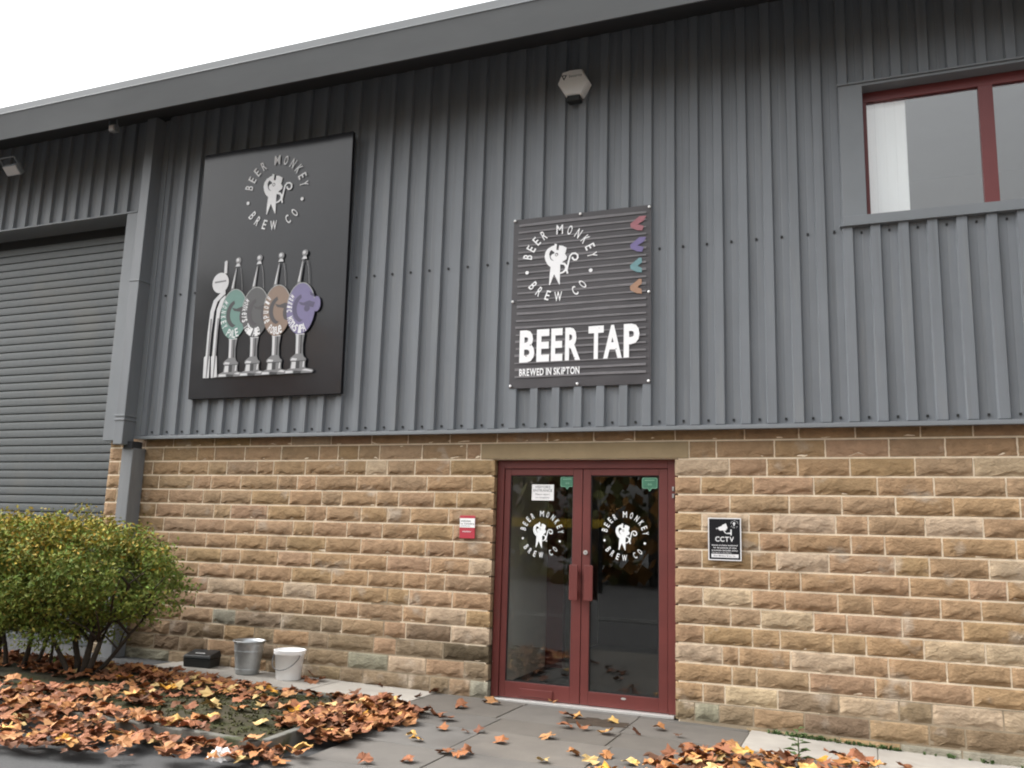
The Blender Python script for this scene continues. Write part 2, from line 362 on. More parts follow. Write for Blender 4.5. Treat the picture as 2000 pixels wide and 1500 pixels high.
def stone(k, x0, x1, h=.1365, z=None, force_far=False):
    global nst
    r = random.Random(int(x0*1000)*31+k*7)
    z = k*.15+.0068 if z is None else z
    c = r.choice([TAN,TAN,TAN,PINK,PINK,YEL,YEL,GREY])
    if r.random() < .06: c = PALE
    low = k <= (3 if x0 < -1.3 else 0)
    if low and r.random() < .75: c = r.choice([DIM, DIM, GREY, GRN, (.21,.15,.095)])
    for (kk, xx), cc in SPEC.items():
        if kk == k and x0 < xx < x1: c = cc
    f = r.uniform(.92, 1.06); f *= .95; c = (c[0]*f*.97, c[1]*f*r.uniform(.985,1.015), c[2]*f*r.uniform(.95,1.05))
    g = .0055
    V, F = stone_mesh(x1-x0-2*g, h, int(x0*997)+k*13, .55 if k >= 14 else r.uniform(.75, 1.15))
    if force_far:
        i = len(far.v); far.v += [(a+x0+g, b, c_+z) for a, b, c_ in V]
        for q in F: far.f.append(tuple(i+j for j in q)); far.m.append(0); far.c.append(c)
        return
    me = bpy.data.meshes.new('stone_block'); me.from_pydata(V, [], F); me.materials.append(M['stone'])
    nf = (len(F)-2*6-2*max(4, int((x1-x0-2*g)/.045)))
    me.polygons.foreach_set('use_smooth', [2*max(4, int((x1-x0-2*g)/.045)) <= i < nf for i in range(len(F))])
    o = bpy.data.objects.new('stone_block', me); COL.objects.link(o); o.parent = wall
    o.location = (x0+g, 0, z); o.color = (*c, 1); nst += 1
lint = (-1.448, 0.469)
for k, js in JOINTS.items():
    xs = [XL]; segs = []
    for j in js:
        if j == 'D': segs.append((xs, DX0)); xs = [DX1]
        elif isinstance(j, list):
            if j[0] == 'L': segs.append((xs, j[1])); xs = None
            else: xs = [j[1]]
        else: xs.append(j)
    last = xs[-1]
    xs.append(last+.44)
    segs.append((xs, None))
    if k == -1: segs = [([.9]+js+[js[-1]+.4, 3.3], None)]
    for pts, end in segs:
        if end is not None: pts = pts+[end]
        for a, b in zip(pts, pts[1:]):
            if b-a > .05:
                hid = (k <= 6 and b < -4.62) or (k <= 3 and b < -4.7)
                stone(k, a, b, h=.118 if k == 15 else (.1365), force_far=hid)
    x = pts[-1]; r = random.Random(k)
    while x < XR-.2:
        w = r.choice([.2,.3,.4,.47]); stone(k, x, x+w, h=.118 if k == 15 else (.1365), force_far=True); x += w
for k in range(16):                                            # the narrow pier between shutter and column
    a, m, b = -5.99, -5.83 if k % 2 else -5.76, XL-.0
    stone(k, a, m, h=.118 if k == 15 else (.1365), force_far=k < 8)
    stone(k, m, b, h=.118 if k == 15 else (.1365), force_far=True)
mstone2 = M['stone'].copy(); mstone2.name = 'rock_faced_sandstone_course'
for x in mstone2.node_tree.nodes:
    if x.type == 'OBJECT_INFO':
        at = mstone2.node_tree.nodes.new('ShaderNodeAttribute'); at.attribute_name = 'Col'
        for lk in list(x.outputs['Color'].links): mstone2.node_tree.links.new(at.outputs['Color'], lk.to_socket)
tag(far.obj('stone_courses', mstone2, wall), kind='stuff')
boxo('lintel', M['lintel'], wall, lint[0]+.005, lint[1]-.005, -.012, .10, DH+.005, DH+.145, bevel=.004)

# ---- profiled cladding
PITCH, PX0, YP, YR = .2065, -5.3445, -.070, -.105
def profile(xa, xb):
    pts = []
    n0 = int((xa-PX0)/PITCH)-2; n1 = int((xb-PX0)/PITCH)+2
    for n in range(n0, n1+1):
        c = PX0+n*PITCH
        pts += [(c-.056, YP), (c-.008, YP), (c, YP+.002), (c+.008, YP), (c+.056, YP), (c+.068, YR), (c+PITCH-.068, YR)]
    out = []
    for (x0, y0), (x1, y1) in zip(pts, pts[1:]):
        if x0 < xa <= x1: t = (xa-x0)/(x1-x0); out.append((xa, y0+(y1-y0)*t))
        if xa <= x1 <= xb: out.append((x1, y1))
        if x0 < xb < x1: t = (xb-x0)/(x1-x0); out.append((xb, y0+(y1-y0)*t))
    return out
mb = MB()
def sheet(xa, xb, z0, z1):
    pr = profile(xa, xb)
    for (x0, y0), (x1, y1) in zip(pr, pr[1:]): mb.quad((x0,y0,z0),(x1,y1,z0),(x1,y1,z1),(x0,y0,z1))
sheet(-5.54, 1.752, 2.374, 6.12)
sheet(1.752, XR, 2.374, 3.968)
sheet(1.752, XR, 5.205, 6.12)
sheet(-12.2, -5.86, 4.995, 6.12)
clad = mb.obj('wall_cladding', M['clad'], B)
mb = MB()                                                      # sheeting rail behind, closes the gaps
mb.box(-5.53, 1.76, -.052, -.02, 2.36, 6.1); mb.box(1.76, XR, -.052, -.02, 2.36, 3.96); mb.box(1.76, XR, -.052, -.02, 5.23, 6.1); mb.box(-12.2, -5.53, -.052, -.02, 5.0, 6.1)
mb.obj('lining_panel', M['soffit'], clad)
mb = MB(); mb.box(-5.545, XR, -.126, -.03, 2.336, 2.366); mb.box(-5.545, XR, -.130, -.126, 2.330, 2.358)
mb.obj('drip_flashing', M['trim'], clad, bevel=.003)
mb = MB(); mb.box(-5.56, -5.475, -.118, -.03, 2.366, 6.05); mb.obj('corner_trim', M['trim'], clad, bevel=.004)
sc = MB()
for n in range(-1, 46):
    x = PX0+n*PITCH
    for z in ([2.41] + ([3.945] if not (-4.83 < x < -2.9 or -1.15 < x < .165) and x < 1.7 else [])):
        sc.box(x-.009, x+.009, YP-.010, YP+.001, z-.009, z+.009)
for n in range(35, 41): sc.box(PX0+n*PITCH-.008, PX0+n*PITCH+.008, YP-.009, YP, 3.91, 3.926)
tag(sc.obj('fixing_screws', M['rubber'], clad), kind='stuff')

# ---- roof, eaves
rf = MB()
rf.quad((-13,-.88,6.128),(6,-.88,6.128),(6,5.5,7.6),(-13,5.5,7.6)); rf.quad((-13,5.5,7.6),(6,5.5,7.6),(6,12,6.2),(-13,12,6.2))
rf.quad((-13,-.06,6.12),(6,-.06,6.12),(6,.05,6.2),(-13,.05,6.2))
roof = rf.obj('roof', M['fascia'], B)
fa = MB()
prof = [(-.07,6.12),(-.86,5.728),(-.885,5.722),(-.945,5.992),(-.948,6.005),(-.942,6.02),(-.918,6.105),(-.88,6.128)]
for (y0, z0), (y1, z1) in zip(prof[1:], prof[2:]): fa.quad((-13,y0,z0),(6,y0,z0),(6,y1,z1),(-13,y1,z1))
fa.obj('eaves_fascia', M['fascia'], roof, smooth=False)
so = MB(); so.quad((-13,-.07,6.115),(6,-.07,6.115),(6,-.862,5.729),(-13,-.862,5.729)); so.obj('soffit', M['soffit'], roof)
gt = MB()
gt.box(-13, 6, -.953, -.935, 5.998, 6.006)
gt.obj('eaves_edge', M['trim'], roof)

# ---- window strip upstairs
WX0, WZ0, WZ1 = 1.93, 4.05, 5.165
tr = MB()
tr.box(1.75, WX0, -.108, .10, 3.985, 5.205)                   # flat cheek
tr.box(1.735, XR, -.125, -.03, 5.196, 5.212)                    # head drip
tr.box(1.72, XR, -.128, -.02, 3.966, 3.982); tr.box(1.75, XR, -.122, .10, 3.982, WZ0)   # sill
tr.box(WX0, XR, -.108, .10, 5.172, 5.196)
tr.obj('window_trim', M['trim'], B, bevel=.003)
wf = MB(); yf0, yf1 = .025, .10
wf.box(WX0, XR, yf0, yf1, WZ0, WZ0+.03); wf.box(WX0, XR, yf0, yf1, 5.085, 5.172)
wf.box(WX0, WX0+.03, yf0, yf1, WZ0+.03, 5.085)
for x in (2.79, 3.72): wf.box(x, x+.105, yf0-.004, yf1, WZ0+.03, 5.085)
win = wf.obj('window', M['dred'], B, bevel=.003)
for x0, x1 in ((WX0+.03, 2.79), (2.895, 3.72), (3.825, XR)):
    boxo('window_pane', M['wglass'], win, x0, x1, .050, .056, WZ0+.03, 5.085)
rm = MB(); rm.box(1.78, 5.2, .101, 3.2, 3.85, 5.6, skip='f')
rm.obj('upper_room', M['roomwall'], B)
bl = MB()
x = 1.945; 
while x < 2.255:
    bl.box(x, min(x+.0765, 2.258), .085+.004*((int(x*100)//7) % 2), .0885+.004*((int(x*100)//7) % 2), WZ0+.02, 5.10); x += .0772
tag(bl.obj('window_blind', M['blind']), 'white vertical blind drawn at the end of the upstairs window', 'blind')

# ---- roller shutter bay
YS = .25
guide = MB()
guide.box(-6.02, -5.86, -.10, -.02, 2.325, 4.995)               # jamb flashing
guide.box(-6.02, -5.98, -.02, .30, 2.33, 5.0); guide.box(-12.2, -5.86, -.11, -.03, 4.975, 4.995)
guide.box(-12.2, -6.0, -.02, .5, 5.0, 5.06)
shut = guide.obj('roller_shutter', M['trim'], B, bevel=.003)
sb = MB(); sb.box(-12.2, -6.02, .27, .30, -.3, 5.0); sb.obj('shutter_back', M['rubber'], shut)
def slat_me():
    b = MB(); L0, L1 = -12.15, -6.0
    pr = [(.016,.0),(-.003,.003),(-.0055,.025),(-.006,.06),(-.004,.0865),(.016,.0885)]
    for (y0, z0), (y1, z1) in zip(pr, pr[1:]): b.quad((L0,YS+y0,z0),(L1,YS+y0,z0),(L1,YS+y1,z1),(L0,YS+y1,z1))
    return b.mesh('slat', M['slat'])
sm = slat_me()
for k in range(49):
    o = bpy.data.objects.new('slat', sm); COL.objects.link(o); o.parent = shut; o.location = (0, 0, .06+k*.0985)

# ---- downpipe casing and column
dp = MB(); dp.box(-5.675, -5.545, -.28, -.115, 2.26, 6.03)
pipe = dp.obj('downpipe', M['pipe'], B, bevel=.006)
for z in (2.52, 2.565, 4.08): boxo('pipe_bracket', M['trim'], pipe, -5.683, -5.537, -.288, -.11, z, z+.02, bevel=.002)
boxo('pipe_shoe', M['soffit'], pipe, -5.60, -5.475, -.20, -.06, 2.22, 2.30)
boxo('steel_column', M['column'], B, -5.63, -5.474, -.185, .005, -.3, 2.235, bevel=.008)

# ---- entrance doors
YD = .055
fr = MB()
fr.box(DX0+.002, DX0+.068, YD, YD+.09, .02, DH-.002); fr.box(DX1-.068, DX1-.002, YD, YD+.09, .02, DH-.002); fr.box(DX0+.068, DX1-.068, YD, YD+.09, DH-.078, DH-.002)
frame = fr.obj('door_frame', M['red'], B, bevel=.003)
boxo('threshold', M['alu'], frame, DX0+.01, DX1-.01, .0, YD+.10, -.006, .018, bevel=.003)
for z in (1.83, 1.77): boxo('hinge', M['wire'], frame, .318, .336, .028, YD-.001, z, z+.035, bevel=.003)
MX = -.482
def emblem_text(t, cx, cz, R, y, off=.012, mat=None, parent=None):
    one = t is None
    S = R*.876
    for ch, a in zip('BEERMONKEY', (165,150,134.5,119,90,71.8,55.2,38.9,23,8.4)):
        w = {'M':.175,'O':.115,'N':.125,'W':.2}.get(ch, .115)*R; a = radians(a)
        t = Text() if one else t; t.put(ch, cx+S*cos(a), cz+S*sin(a), w, .25*R, a-pi/2, y, off)
        if one: t.obj('emblem_letter', mat, parent)
    for ch, a in zip('BREWCO', (-141.5,-125.6,-109,-90.3,-60.5,-44)):
        w = {'W':.2,'O':.115}.get(ch, .115)*R; a = radians(a)
        t = Text() if one else t; t.put(ch, cx+S*cos(a), cz+S*sin(a), w, .25*R, a+pi/2, y, off)
        if one: t.obj('emblem_letter', mat, parent)
BODY = [(-0.125, 0.518), (-0.065, 0.495), (-0.076, 0.39), (-0.082, 0.346), (-0.02, 0.329), (-0.005, 0.455), (0.082, 0.44), (0.193, 0.376), (0.174, 0.268), (0.152, 0.218), (0.21, 0.14), (0.192, 0.071), (0.109, 0.029), (0.081, 0.004), (0.035, -0.051), (0.031, -0.227), (0.031, -0.332), (0.032, -0.57), (0.016, -0.568), (-0.125, -0.287), (-0.231, -0.566), (-0.253, -0.555), (-0.239, -0.265), (-0.224, -0.098), (-0.303, -0.026), (-0.365, 0.088), (-0.39, 0.198), (-0.366, 0.32), (-0.302, 0.401), (-0.204, 0.451), (-0.134, 0.469)]
HOLE = [(-0.212, 0.354), (-0.128, 0.286), (-0.129, 0.254), (-0.194, 0.236), (-0.23, 0.178), (-0.203, 0.112), (-0.131, 0.055), (-0.212, 0.092), (-0.253, 0.163), (-0.268, 0.254), (-0.243, 0.322)]
ARM = [(0.081, 0.0), (0.154, -0.019), (0.21, -0.081), (0.221, -0.162), (0.193, -0.228), (0.127, -0.277), (0.038, -0.298), (0.034, -0.259), (0.103, -0.239), (0.155, -0.189), (0.168, -0.129), (0.132, -0.071), (0.041, -0.046)]
CANE = [(0.234, -0.304), (0.211, -0.213), (0.232, -0.11), (0.26, 0.027), (0.29, 0.147), (0.345, 0.207), (0.425, 0.207), (0.489, 0.157), (0.495, 0.086), (0.46, 0.037), (0.4, 0.036), (0.351, 0.086), (0.36, 0.12)]
def strip(pts, w):
    L = []; Rr = []
    for i, p in enumerate(pts):
        a = pts[max(i-1,0)]; b = pts[min(i+1,len(pts)-1)]; dx, dz = b[0]-a[0], b[1]-a[1]; n = math.hypot(dx, dz) or 1
        L.append((p[0]-dz/n*w/2, p[1]+dx/n*w/2)); Rr.append((p[0]+dz/n*w/2, p[1]-dx/n*w/2))
    return L+Rr[::-1]
def circle(cx, cz, r, n=18, rz=None): return [(cx+r*cos(2*pi*k/n), cz+(rz or r)*sin(2*pi*k/n)) for k in range(n)]
def emblem(parent, cx, cz, R, y, mat, detail=True):
    S = lambda pts: [(cx+a*R, cz+b*R) for a, b in pts]
    fill('emblem_figure', [S(BODY), S(HOLE), S(circle(-.07,.22,.045)), S(circle(-.07,.22,.028))], y, mat, parent)
    j = fill('emblem_arm', [S(ARM)], y-.0012, mat, parent)
    fill('emblem_cane', [S(strip(CANE, .044))], y-.0024, mat, parent)
    for a in (-167.5, -18):
        fill('emblem_dot', [circle(cx+.876*R*cos(radians(a)), cz+.876*R*sin(radians(a)), .047*R)], y, mat, parent)
    emblem_text(None, cx, cz, R, y-.0005, mat=mat, parent=parent)
def leaf(x0, x1, gx0, gx1, gz0, name='door'):
    b = MB(); y0, y1 = YD+.012, YD+.058
    b.box(x0, gx0, y0, y1, .022, DH-.08); b.box(gx1, x1, y0, y1, .022, DH-.08)
    b.box(gx0, gx1, y0, y1, .022, gz0); b.box(gx0, gx1, y0, y1, 1.962, DH-.08)
    d = b.obj(name, M['red'], B, bevel=.003)
    boxo('glass_pane', M['glass'], d, gx0, gx1, y0+.018, y0+.026, gz0, 1.962)
    g = MB()
    for xa, xb, za, zb in ((gx0,gx0+.008,gz0,1.962),(gx1-.008,gx1,gz0,1.962),(gx0+.008,gx1-.008,gz0,gz0+.008),(gx0+.008,gx1-.008,1.954,1.962)): g.box(xa, xb, y0+.008, y0+.017, za, zb)
    g.obj('glazing_gasket', M['rubber'], d)
    return d
dl = leaf(DX0+.072, MX-.003, -1.172, -.572, .158); tag(dl, 'left red door leaf with letter plate')
dr = leaf(MX+.003, DX1-.072, -.408, .198, .135); tag(dr, 'right red door leaf with lock')
YG = YD+.012+.018-.002
for d, hx in ((dl, -.578), (dr, -.443)):
    b = MB(); b.box(hx, hx+.078, .010, .024, .885, 1.185); b.box(hx+.02, hx+.058, .024, YD+.012, .93, .97); b.box(hx+.02, hx+.058, .024, YD+.012, 1.10, 1.14)
    b.obj('pull_handle', M['red'], d, bevel=.004)
lk = MB(); lk.tube([(-.447,YD+.0,1.292),(-.447,YD+.013,1.292)], .019, 20); lk.obj('lock', M['alu'], dr)
lk = MB(); lk.tube([(-.447,YD-.004,1.292),(-.447,YD+.0,1.292)], .009, 12); lk.obj('key_cylinder', M['wire'], dr)
b = MB(); b.box(-1.03,-.725,YD+.004,YD+.012,.043,.108); b.obj('letter_plate', M['red'], dl, bevel=.003)
fill('badge', [circle(-.10,.105,.022,16,.009)], YD+.010, M['alu'], dr)
emblem(dl, -.866, 1.437, .208, YG-.0015, M['decal'])
emblem(dr, -.103, 1.442, .211, YG-.0015, M['decal'])

# ---- entrance lobby seen through the glass
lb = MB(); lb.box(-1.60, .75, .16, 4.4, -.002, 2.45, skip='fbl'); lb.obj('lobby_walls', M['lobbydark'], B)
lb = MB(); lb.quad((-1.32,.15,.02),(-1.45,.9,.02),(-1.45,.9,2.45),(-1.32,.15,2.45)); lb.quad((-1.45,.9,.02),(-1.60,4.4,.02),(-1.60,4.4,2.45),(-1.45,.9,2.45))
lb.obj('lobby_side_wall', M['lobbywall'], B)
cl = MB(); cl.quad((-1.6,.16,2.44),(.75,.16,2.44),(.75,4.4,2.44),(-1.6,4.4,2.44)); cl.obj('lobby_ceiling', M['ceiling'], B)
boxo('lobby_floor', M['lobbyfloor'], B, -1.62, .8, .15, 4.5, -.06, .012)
ib = MB(); ib.box(-1.58,-1.30,2.02,2.12,.013,2.2); ib.box(-.10,-.02,2.02,2.12,.013,2.2); ib.box(-1.58,.7,2.02,2.12,2.2,2.32)
ib.obj('inner_door_frame', M['dred'], B)
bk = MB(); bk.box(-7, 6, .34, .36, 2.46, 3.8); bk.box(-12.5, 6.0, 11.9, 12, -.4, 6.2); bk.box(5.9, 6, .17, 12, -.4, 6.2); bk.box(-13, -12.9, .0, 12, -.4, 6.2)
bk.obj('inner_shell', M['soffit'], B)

# ================================================================== SIGNS AND FITTINGS ON THE WALL
# ---- tall black sign board
S1 = empty('sign_board', 'tall glossy black sign board with white round emblem above four beer pumps', 'sign')
b = MB(); nx_, nz_ = 8, 10                                     # slightly dished face, like a stretched panel
def dish(u, v): return -.152 - .006*sin(pi*u)*sin(pi*v) - .004*sin(5*u+1)*v*v - .003*(1-u)*v
x0, x1, z0, z1 = -4.815, -2.915, 2.745, 5.465
for i in range(nx_):
    for j in range(nz_):
        P = lambda a, c: (x0+(x1-x0)*a/nx_, dish(a/nx_, c/nz_), z0+(z1-z0)*c/nz_)
        b.quad(P(i,j), P(i+1,j), P(i+1,j+1), P(i,j+1))
face = b.obj('sign_face', M['board'], S1, smooth=True)
b = MB(); b.box(x0,x1,-.150,-.106,z0,z0+.012); b.box(x0,x1,-.150,-.106,z1-.012,z1); b.box(x0,x0+.012,-.150,-.106,z0+.012,z1-.012); b.box(x1-.012,x1,-.150,-.106,z0+.012,z1-.012)
b.obj('sign_edge', M['signblk'], S1)
Y1 = -.1655
_a = radians(1.7); _p = Vector((0, -.13, 2.745)); _R = Matrix.Rotation(_a, 3, 'X')     # the board leans out a little at the top
S1.rotation_euler = (_a, 0, 0); S1.location = _p - _R @ _p
emblem(S1, -3.830, 4.915, .41, Y1, M['print1'])
def pump(cx, cap, capdk, words, seed, ears=False, Y1=Y1):
    """flat printed picture of a beer pump: origin at the middle of its foot"""
    z = 2.963; y = Y1
    P = lambda pts: [(cx+a, z+c) for a, c in pts]
    pic = fill('pump_picture', [P([(-.163,.0),(.165,.0),(.185,.018),(.165,.036),(.085,.05),(.078,.10),(.088,.145),(.06,.165),(.045,.20),(.04,.30),(.055,.405),(-.055,.405),(-.04,.30),(-.045,.20),(-.10,.16),(-.108,.14),(-.09,.12),(-.10,.055),(-.165,.03),(-.178,.015)])], y, M['chr_mid'], S1)
    hi = [[(-.04,.2),(-.012,.2),(-.016,.395),(-.046,.395)], [(-.088,.05),(-.035,.05),(-.035,.118),(-.08,.118)], [(-.155,.006),(-.06,.006),(-.07,.028),(-.15,.028)], [(.04,.03),(.16,.012),(.17,.022),(.09,.042)], [(-.10,.135),(-.03,.13),(-.02,.15),(-.08,.16)], [(.05,.06),(.066,.06),(.07,.12),(.056,.12)], [(-.05,.395),(.05,.395),(.053,.405),(-.053,.405)]]
    for q in hi: fill('pump_highlight', [P(q)], y-.001, M['chr_hi'], pic)
    dk = [[(-.028,.05),(.012,.05),(.012,.125),(-.028,.125)], [(.012,.2),(.028,.2),(.024,.395),(.010,.395)], [(-.085,.122),(.08,.122),(.08,.128),(-.085,.128)], [(-.06,.0),(.03,.0),(.04,.02),(-.05,.03)]]
    for q in dk: fill('pump_shade', [P(q)], y-.0016, M['chr_dk'], pic)
    fill('pump_knob', [circle(cx+.006, z+1.250, .036, 16)], y, M['chr_mid'], pic)
    fill('pump_highlight', [circle(cx-.002, z+1.256, .019, 12)], y-.001, M['chr_hi'], pic)
    fill('pump_highlight', [P([(-.012,1.215),(.022,1.215),(.035,1.185),(-.03,1.185)])], y, M['chr_hi'], pic)
    fill('pump_highlight', [P([(-.022,1.17),(-.008,1.17),(-.028,.935),(-.072,.925)])], y, M['chr_mid'], pic)
    fill('pump_highlight', [P([(-.019,1.15),(-.014,1.15),(-.043,.95),(-.062,.95)])], y-.001, M['chr_hi'], pic)
    fill('pump_highlight', [P(strip([(.040,1.17),(.062,1.07),(.078,.92)], .006))], y, M['chr_mid'], pic)
    ex, ez, rx, rz = cx-.008, z+.668, .172, .268
    clip = fill('pump_clip', [circle(ex, ez, rx, 36, rz)], y-.0018, cap, pic)
    fill('clip_rim', [[(ex+(rx+.003)*cos(radians(a)), ez+(rz+.003)*sin(radians(a))) for a in range(20,170,6)] + [(ex+(rx-.005)*cos(radians(a)), ez+(rz-.005)*sin(radians(a))) for a in range(164,14,-6)]], y-.0028, M['rim'], pic)
    rr = random.Random(seed)
    cres = [(ex+.03+.13*cos(radians(a)), ez+.0+.15*sin(radians(a))) for a in range(105,262,10)] + [(ex+.055+.105*cos(radians(a)), ez+.0+.125*sin(radians(a))) for a in range(258,110,-10)]
    fill('clip_figure', [cres], y-.0026, capdk, pic)
    fill('clip_figure', [[(ex-.03,ez+.07),(ex+.03,ez+.055),(ex+.10,ez+.075),(ex+.17,ez+.05),(ex+.15,ez+.0),(ex+.07,ez+.02),(ex+.0,ez+.035)]], y-.0029, capdk, pic)
    if ears:
        fill('clip_figure', [circle(ex+.185, ez+.035, .05, 16, .08)], y-.0014, cap, pic)
        fill('clip_figure', [circle(ex+.075, ez-.005, .034, 14, .034)], y-.0031, capdk, pic)
        fill('clip_figure', [[(ex+.10,ez+.17),(ex+.15,ez+.14),(ex+.16,ez+.11),(ex+.11,ez+.13)]], y-.0031, capdk, pic)
    else:
        fill('clip_figure', [circle(ex+.12, ez-.03, .045, 14, .08)], y-.0031, M['clipdark'], pic)
    t = Text(); n = len(words)
    for i, ch in enumerate(words):
        if ch == ' ': continue
        a = radians(142 + (292-142)*i/(n-1)); k = .75+.55*i/n
        t.put(ch, ex+(rx*.80)*cos(a), ez+(rz*.80)*sin(a), .030*k, .072*k, a+pi/2-.12, y-.0034, .012)
    t.obj('clip_lettering', M['print1'], pic)
    return pic
for cx, cap, dk, wd, sd_, er in ((-4.262, M['teal'], M['chr_dk'], 'MONKEY PALE', 1, False), (-3.984, M['charcoal'], M['clipdark'], 'Monkeys Tail Ale', 2, False), (-3.706, M['brown'], M['clipdark'], 'Blonde Rogue', 3, False), (-3.412, M['purple'], M['purple_dk'], "Magic Monks IPA", 4, True)):
    pump(cx, cap, dk, wd, sd_, er, Y1-.0042*(sd_-1))
P = lambda pts: [(a, c) for a, c in pts]
tp = fill('tap_picture', [P([(-4.624,2.962),(-4.545,2.960),(-4.550,3.19),(-4.558,3.2),(-4.552,3.45),(-4.535,3.67),(-4.50,3.78),(-4.43,3.84),(-4.40,3.86),(-4.405,3.90),(-4.47,3.87),(-4.55,3.80),(-4.585,3.68),(-4.602,3.45),(-4.608,3.2),(-4.628,3.185)])], Y1, M['chr_hi'], S1)
fill('tap_column', [P([(-4.519,2.960),(-4.441,2.966),(-4.46,3.19),(-4.474,3.2),(-4.468,3.45),(-4.455,3.66),(-4.43,3.75),(-4.39,3.80),(-4.40,3.845),(-4.46,3.80),(-4.50,3.70),(-4.514,3.45),(-4.520,3.2),(-4.535,3.185)])], Y1, M['chr_hi'], tp)
for xa, xb in ((-4.588,-4.572), (-4.494,-4.482)): fill('tap_shade', [P([(xa,2.965),(xb,2.965),(xb+.012,3.19),(xb+.018,3.6),(xa+.012,3.6),(xa+.004,3.19)])], Y1-.001, M['chr_mid'], tp)
fill('tap_lens', [circle(-4.474, 3.985, .108, 26, .112)], Y1-.001, M['chr_hi'], tp)
fill('tap_lens_mark', [P([(-4.55,3.985),(-4.40,3.995),(-4.40,4.012),(-4.55,4.005)])], Y1-.002, M['chr_mid'], tp)
fill('tap_handle', [P([(-4.436,4.085),(-4.398,4.085),(-4.40,4.215),(-4.415,4.228),(-4.436,4.215)])], Y1-.0005, M['chr_hi'], tp)

# ---- banner panel
S2 = empty('banner', 'dark ribbed BEER TAP banner with white emblem and coloured chevrons screwed to the cladding', 'banner')
YB = -.1085
b = MB(); r = random.Random(5)
for i in range(10):
    for j in range(12):
        q = lambda a, c: (-1.146+1.311*a/10, YB - .004*sin(pi*a/10)*sin(pi*c/12) - .002*sin(a*1.9)*(1-c/12), 2.735+1.612*c/12)
        b.quad(q(i,j), q(i+1,j), q(i+1,j+1), q(i,j+1))
        b.poly([(p[0], YB+.003, p[2]) for p in (q(i,j), q(i,j+1), q(i+1,j+1), q(i+1,j))])
b.obj('banner_sheet', M['banner'], S2, smooth=False)
Y2 = -.1165
zz = 2.83; k = 0
while zz < 4.30:                                               # the printed corrugations, each a flat line
    h = r.uniform(.014, .025); xl = -1.10 + .012*r.random(); xr = .122
    pts = [(xl,zz),(-.75,zz+r.uniform(-.002,.002)),(-.3,zz+r.uniform(-.002,.002)),(xr,zz)]
    fill('printed_rib', [pts + [(a, c+h*r.uniform(.7,1.15)) for a, c in pts[::-1]]], Y2+.001, M['stripe'], S2)
    zz += .0655; k += 1
for (zc, m) in ((4.174,'ch_red'),(3.978,'ch_purple'),(3.789,'ch_teal'),(3.596,'ch_orange')):
    fill('printed_chevron', [[(-.022,zc+.012),(.06,zc+.075),(.122 if m in ('ch_red','ch_purple') else .083,zc+.072),(.10 if m in('ch_red','ch_purple') else .085,zc+.03),(.045,zc+.0),(.10 if m in('ch_red','ch_purple') else .083,zc-.02),(.085,zc-.062),(.04,zc-.055),(-.018,zc-.022)]], Y2, M[m], S2)
emblem(S2, -.686, 3.886, .363, Y2-.001, M['bprint'])
t = Text()
for ch, xa, xb in (('B',-1.050,-.905),('E',-.884,-.762),('E',-.745,-.636),('R',-.612,-.470),('T',-.395,-.255),('A',-.258,-.090),('P',-.074,.066)):
    t = Text(); t.put(ch, (xa+xb)/2, 3.12, xb-xa, .300, 0, Y2-.001, .038); t.obj('title_letter', M['bprint'], S2)
t = Text(); t.line('BREWED IN SKIPTON', -1.046, 2.848, -.474, .066, Y2-.001, .03); t.obj('banner_lettering', M['bprint'], S2)
capm = MB()
capm.lathe([(.0,.0),(.008,.0),(.0125,.004),(.012,.009),(.006,.013),(.0,.014)], 0, 0, 12)
cm = capm.mesh('screw_cap', M['wplastic'], True)
for (x, z) in ((-1.131,4.334),(-.49,4.332),(.149,4.326),(-1.132,3.549),(.148,3.546),(-1.129,2.757),(-.491,2.755),(.147,2.757)):
    o = bpy.data.objects.new('screw_cap', cm); COL.objects.link(o); o.parent = S2; o.location = (x, YB-.005, z); o.rotation_euler = (radians(90), 0, 0)

# ---- CCTV notice
S3 = empty('warning_sign', 'black CCTV warning sign with white border on the stone wall right of the doors', 'sign')
boxo('sign_plate', M['signblk'], S3, .627, .891, -.034, -.030, 1.270, 1.611)
y = -.0352
for q in (((.627,.891),(1.603,1.611)), ((.627,.891),(1.270,1.278)), ((.627,.635),(1.278,1.603)), ((.883,.891),(1.278,1.603))):
    boxo('sign_border', M['print'], S3, *q[0], y-.0006, y+.0011, *q[1])
fill('camera_symbol', [[(.690,1.528),(.695,1.518),(.706,1.524),(.722,1.508),(.755,1.512),(.768,1.508),(.783,1.531),(.771,1.567),(.742,1.554),(.738,1.546),(.712,1.535),(.706,1.527)]], y, M['print'], S3)
fill('camera_symbol', [[(.757,1.511),(.768,1.493),(.772,1.489),(.806,1.494),(.806,1.519),(.816,1.519),(.816,1.472),(.806,1.472),(.806,1.483),(.778,1.483),(.762,1.489),(.748,1.512)]], y-.001, M['print'], S3)
t = Text(); t.line('CCTV', .684, 1.421, .833, .040, y, .02)
for i, s in enumerate(('Images are being monitored', 'for the purposes of crime', 'prevention and public safety')): t.line(s, (.656,.668,.656)[i], 1.386-.0205*i, (.862,.852,.862)[i], .0125, y, .02)
t.line('This system is controlled by:', .656, 1.328, .815, .008, y, .01)
t.obj('sign_lettering', M['print'], S3)
boxo('name_strip', M['print'], S3, .652, .868, y-.0006, y+.0006, 1.293, 1.321)
t = Text(); t.line('Beer Monkey Brew Co.', .672, 1.3015, .846, .0125, y-.0014, .01); t.obj('name_lettering', M['ink'], S3)
c = Text(); emblem_text(c, .839, 1.562, .033, y, .02); c.obj('emblem_lettering', M['print'], S3)
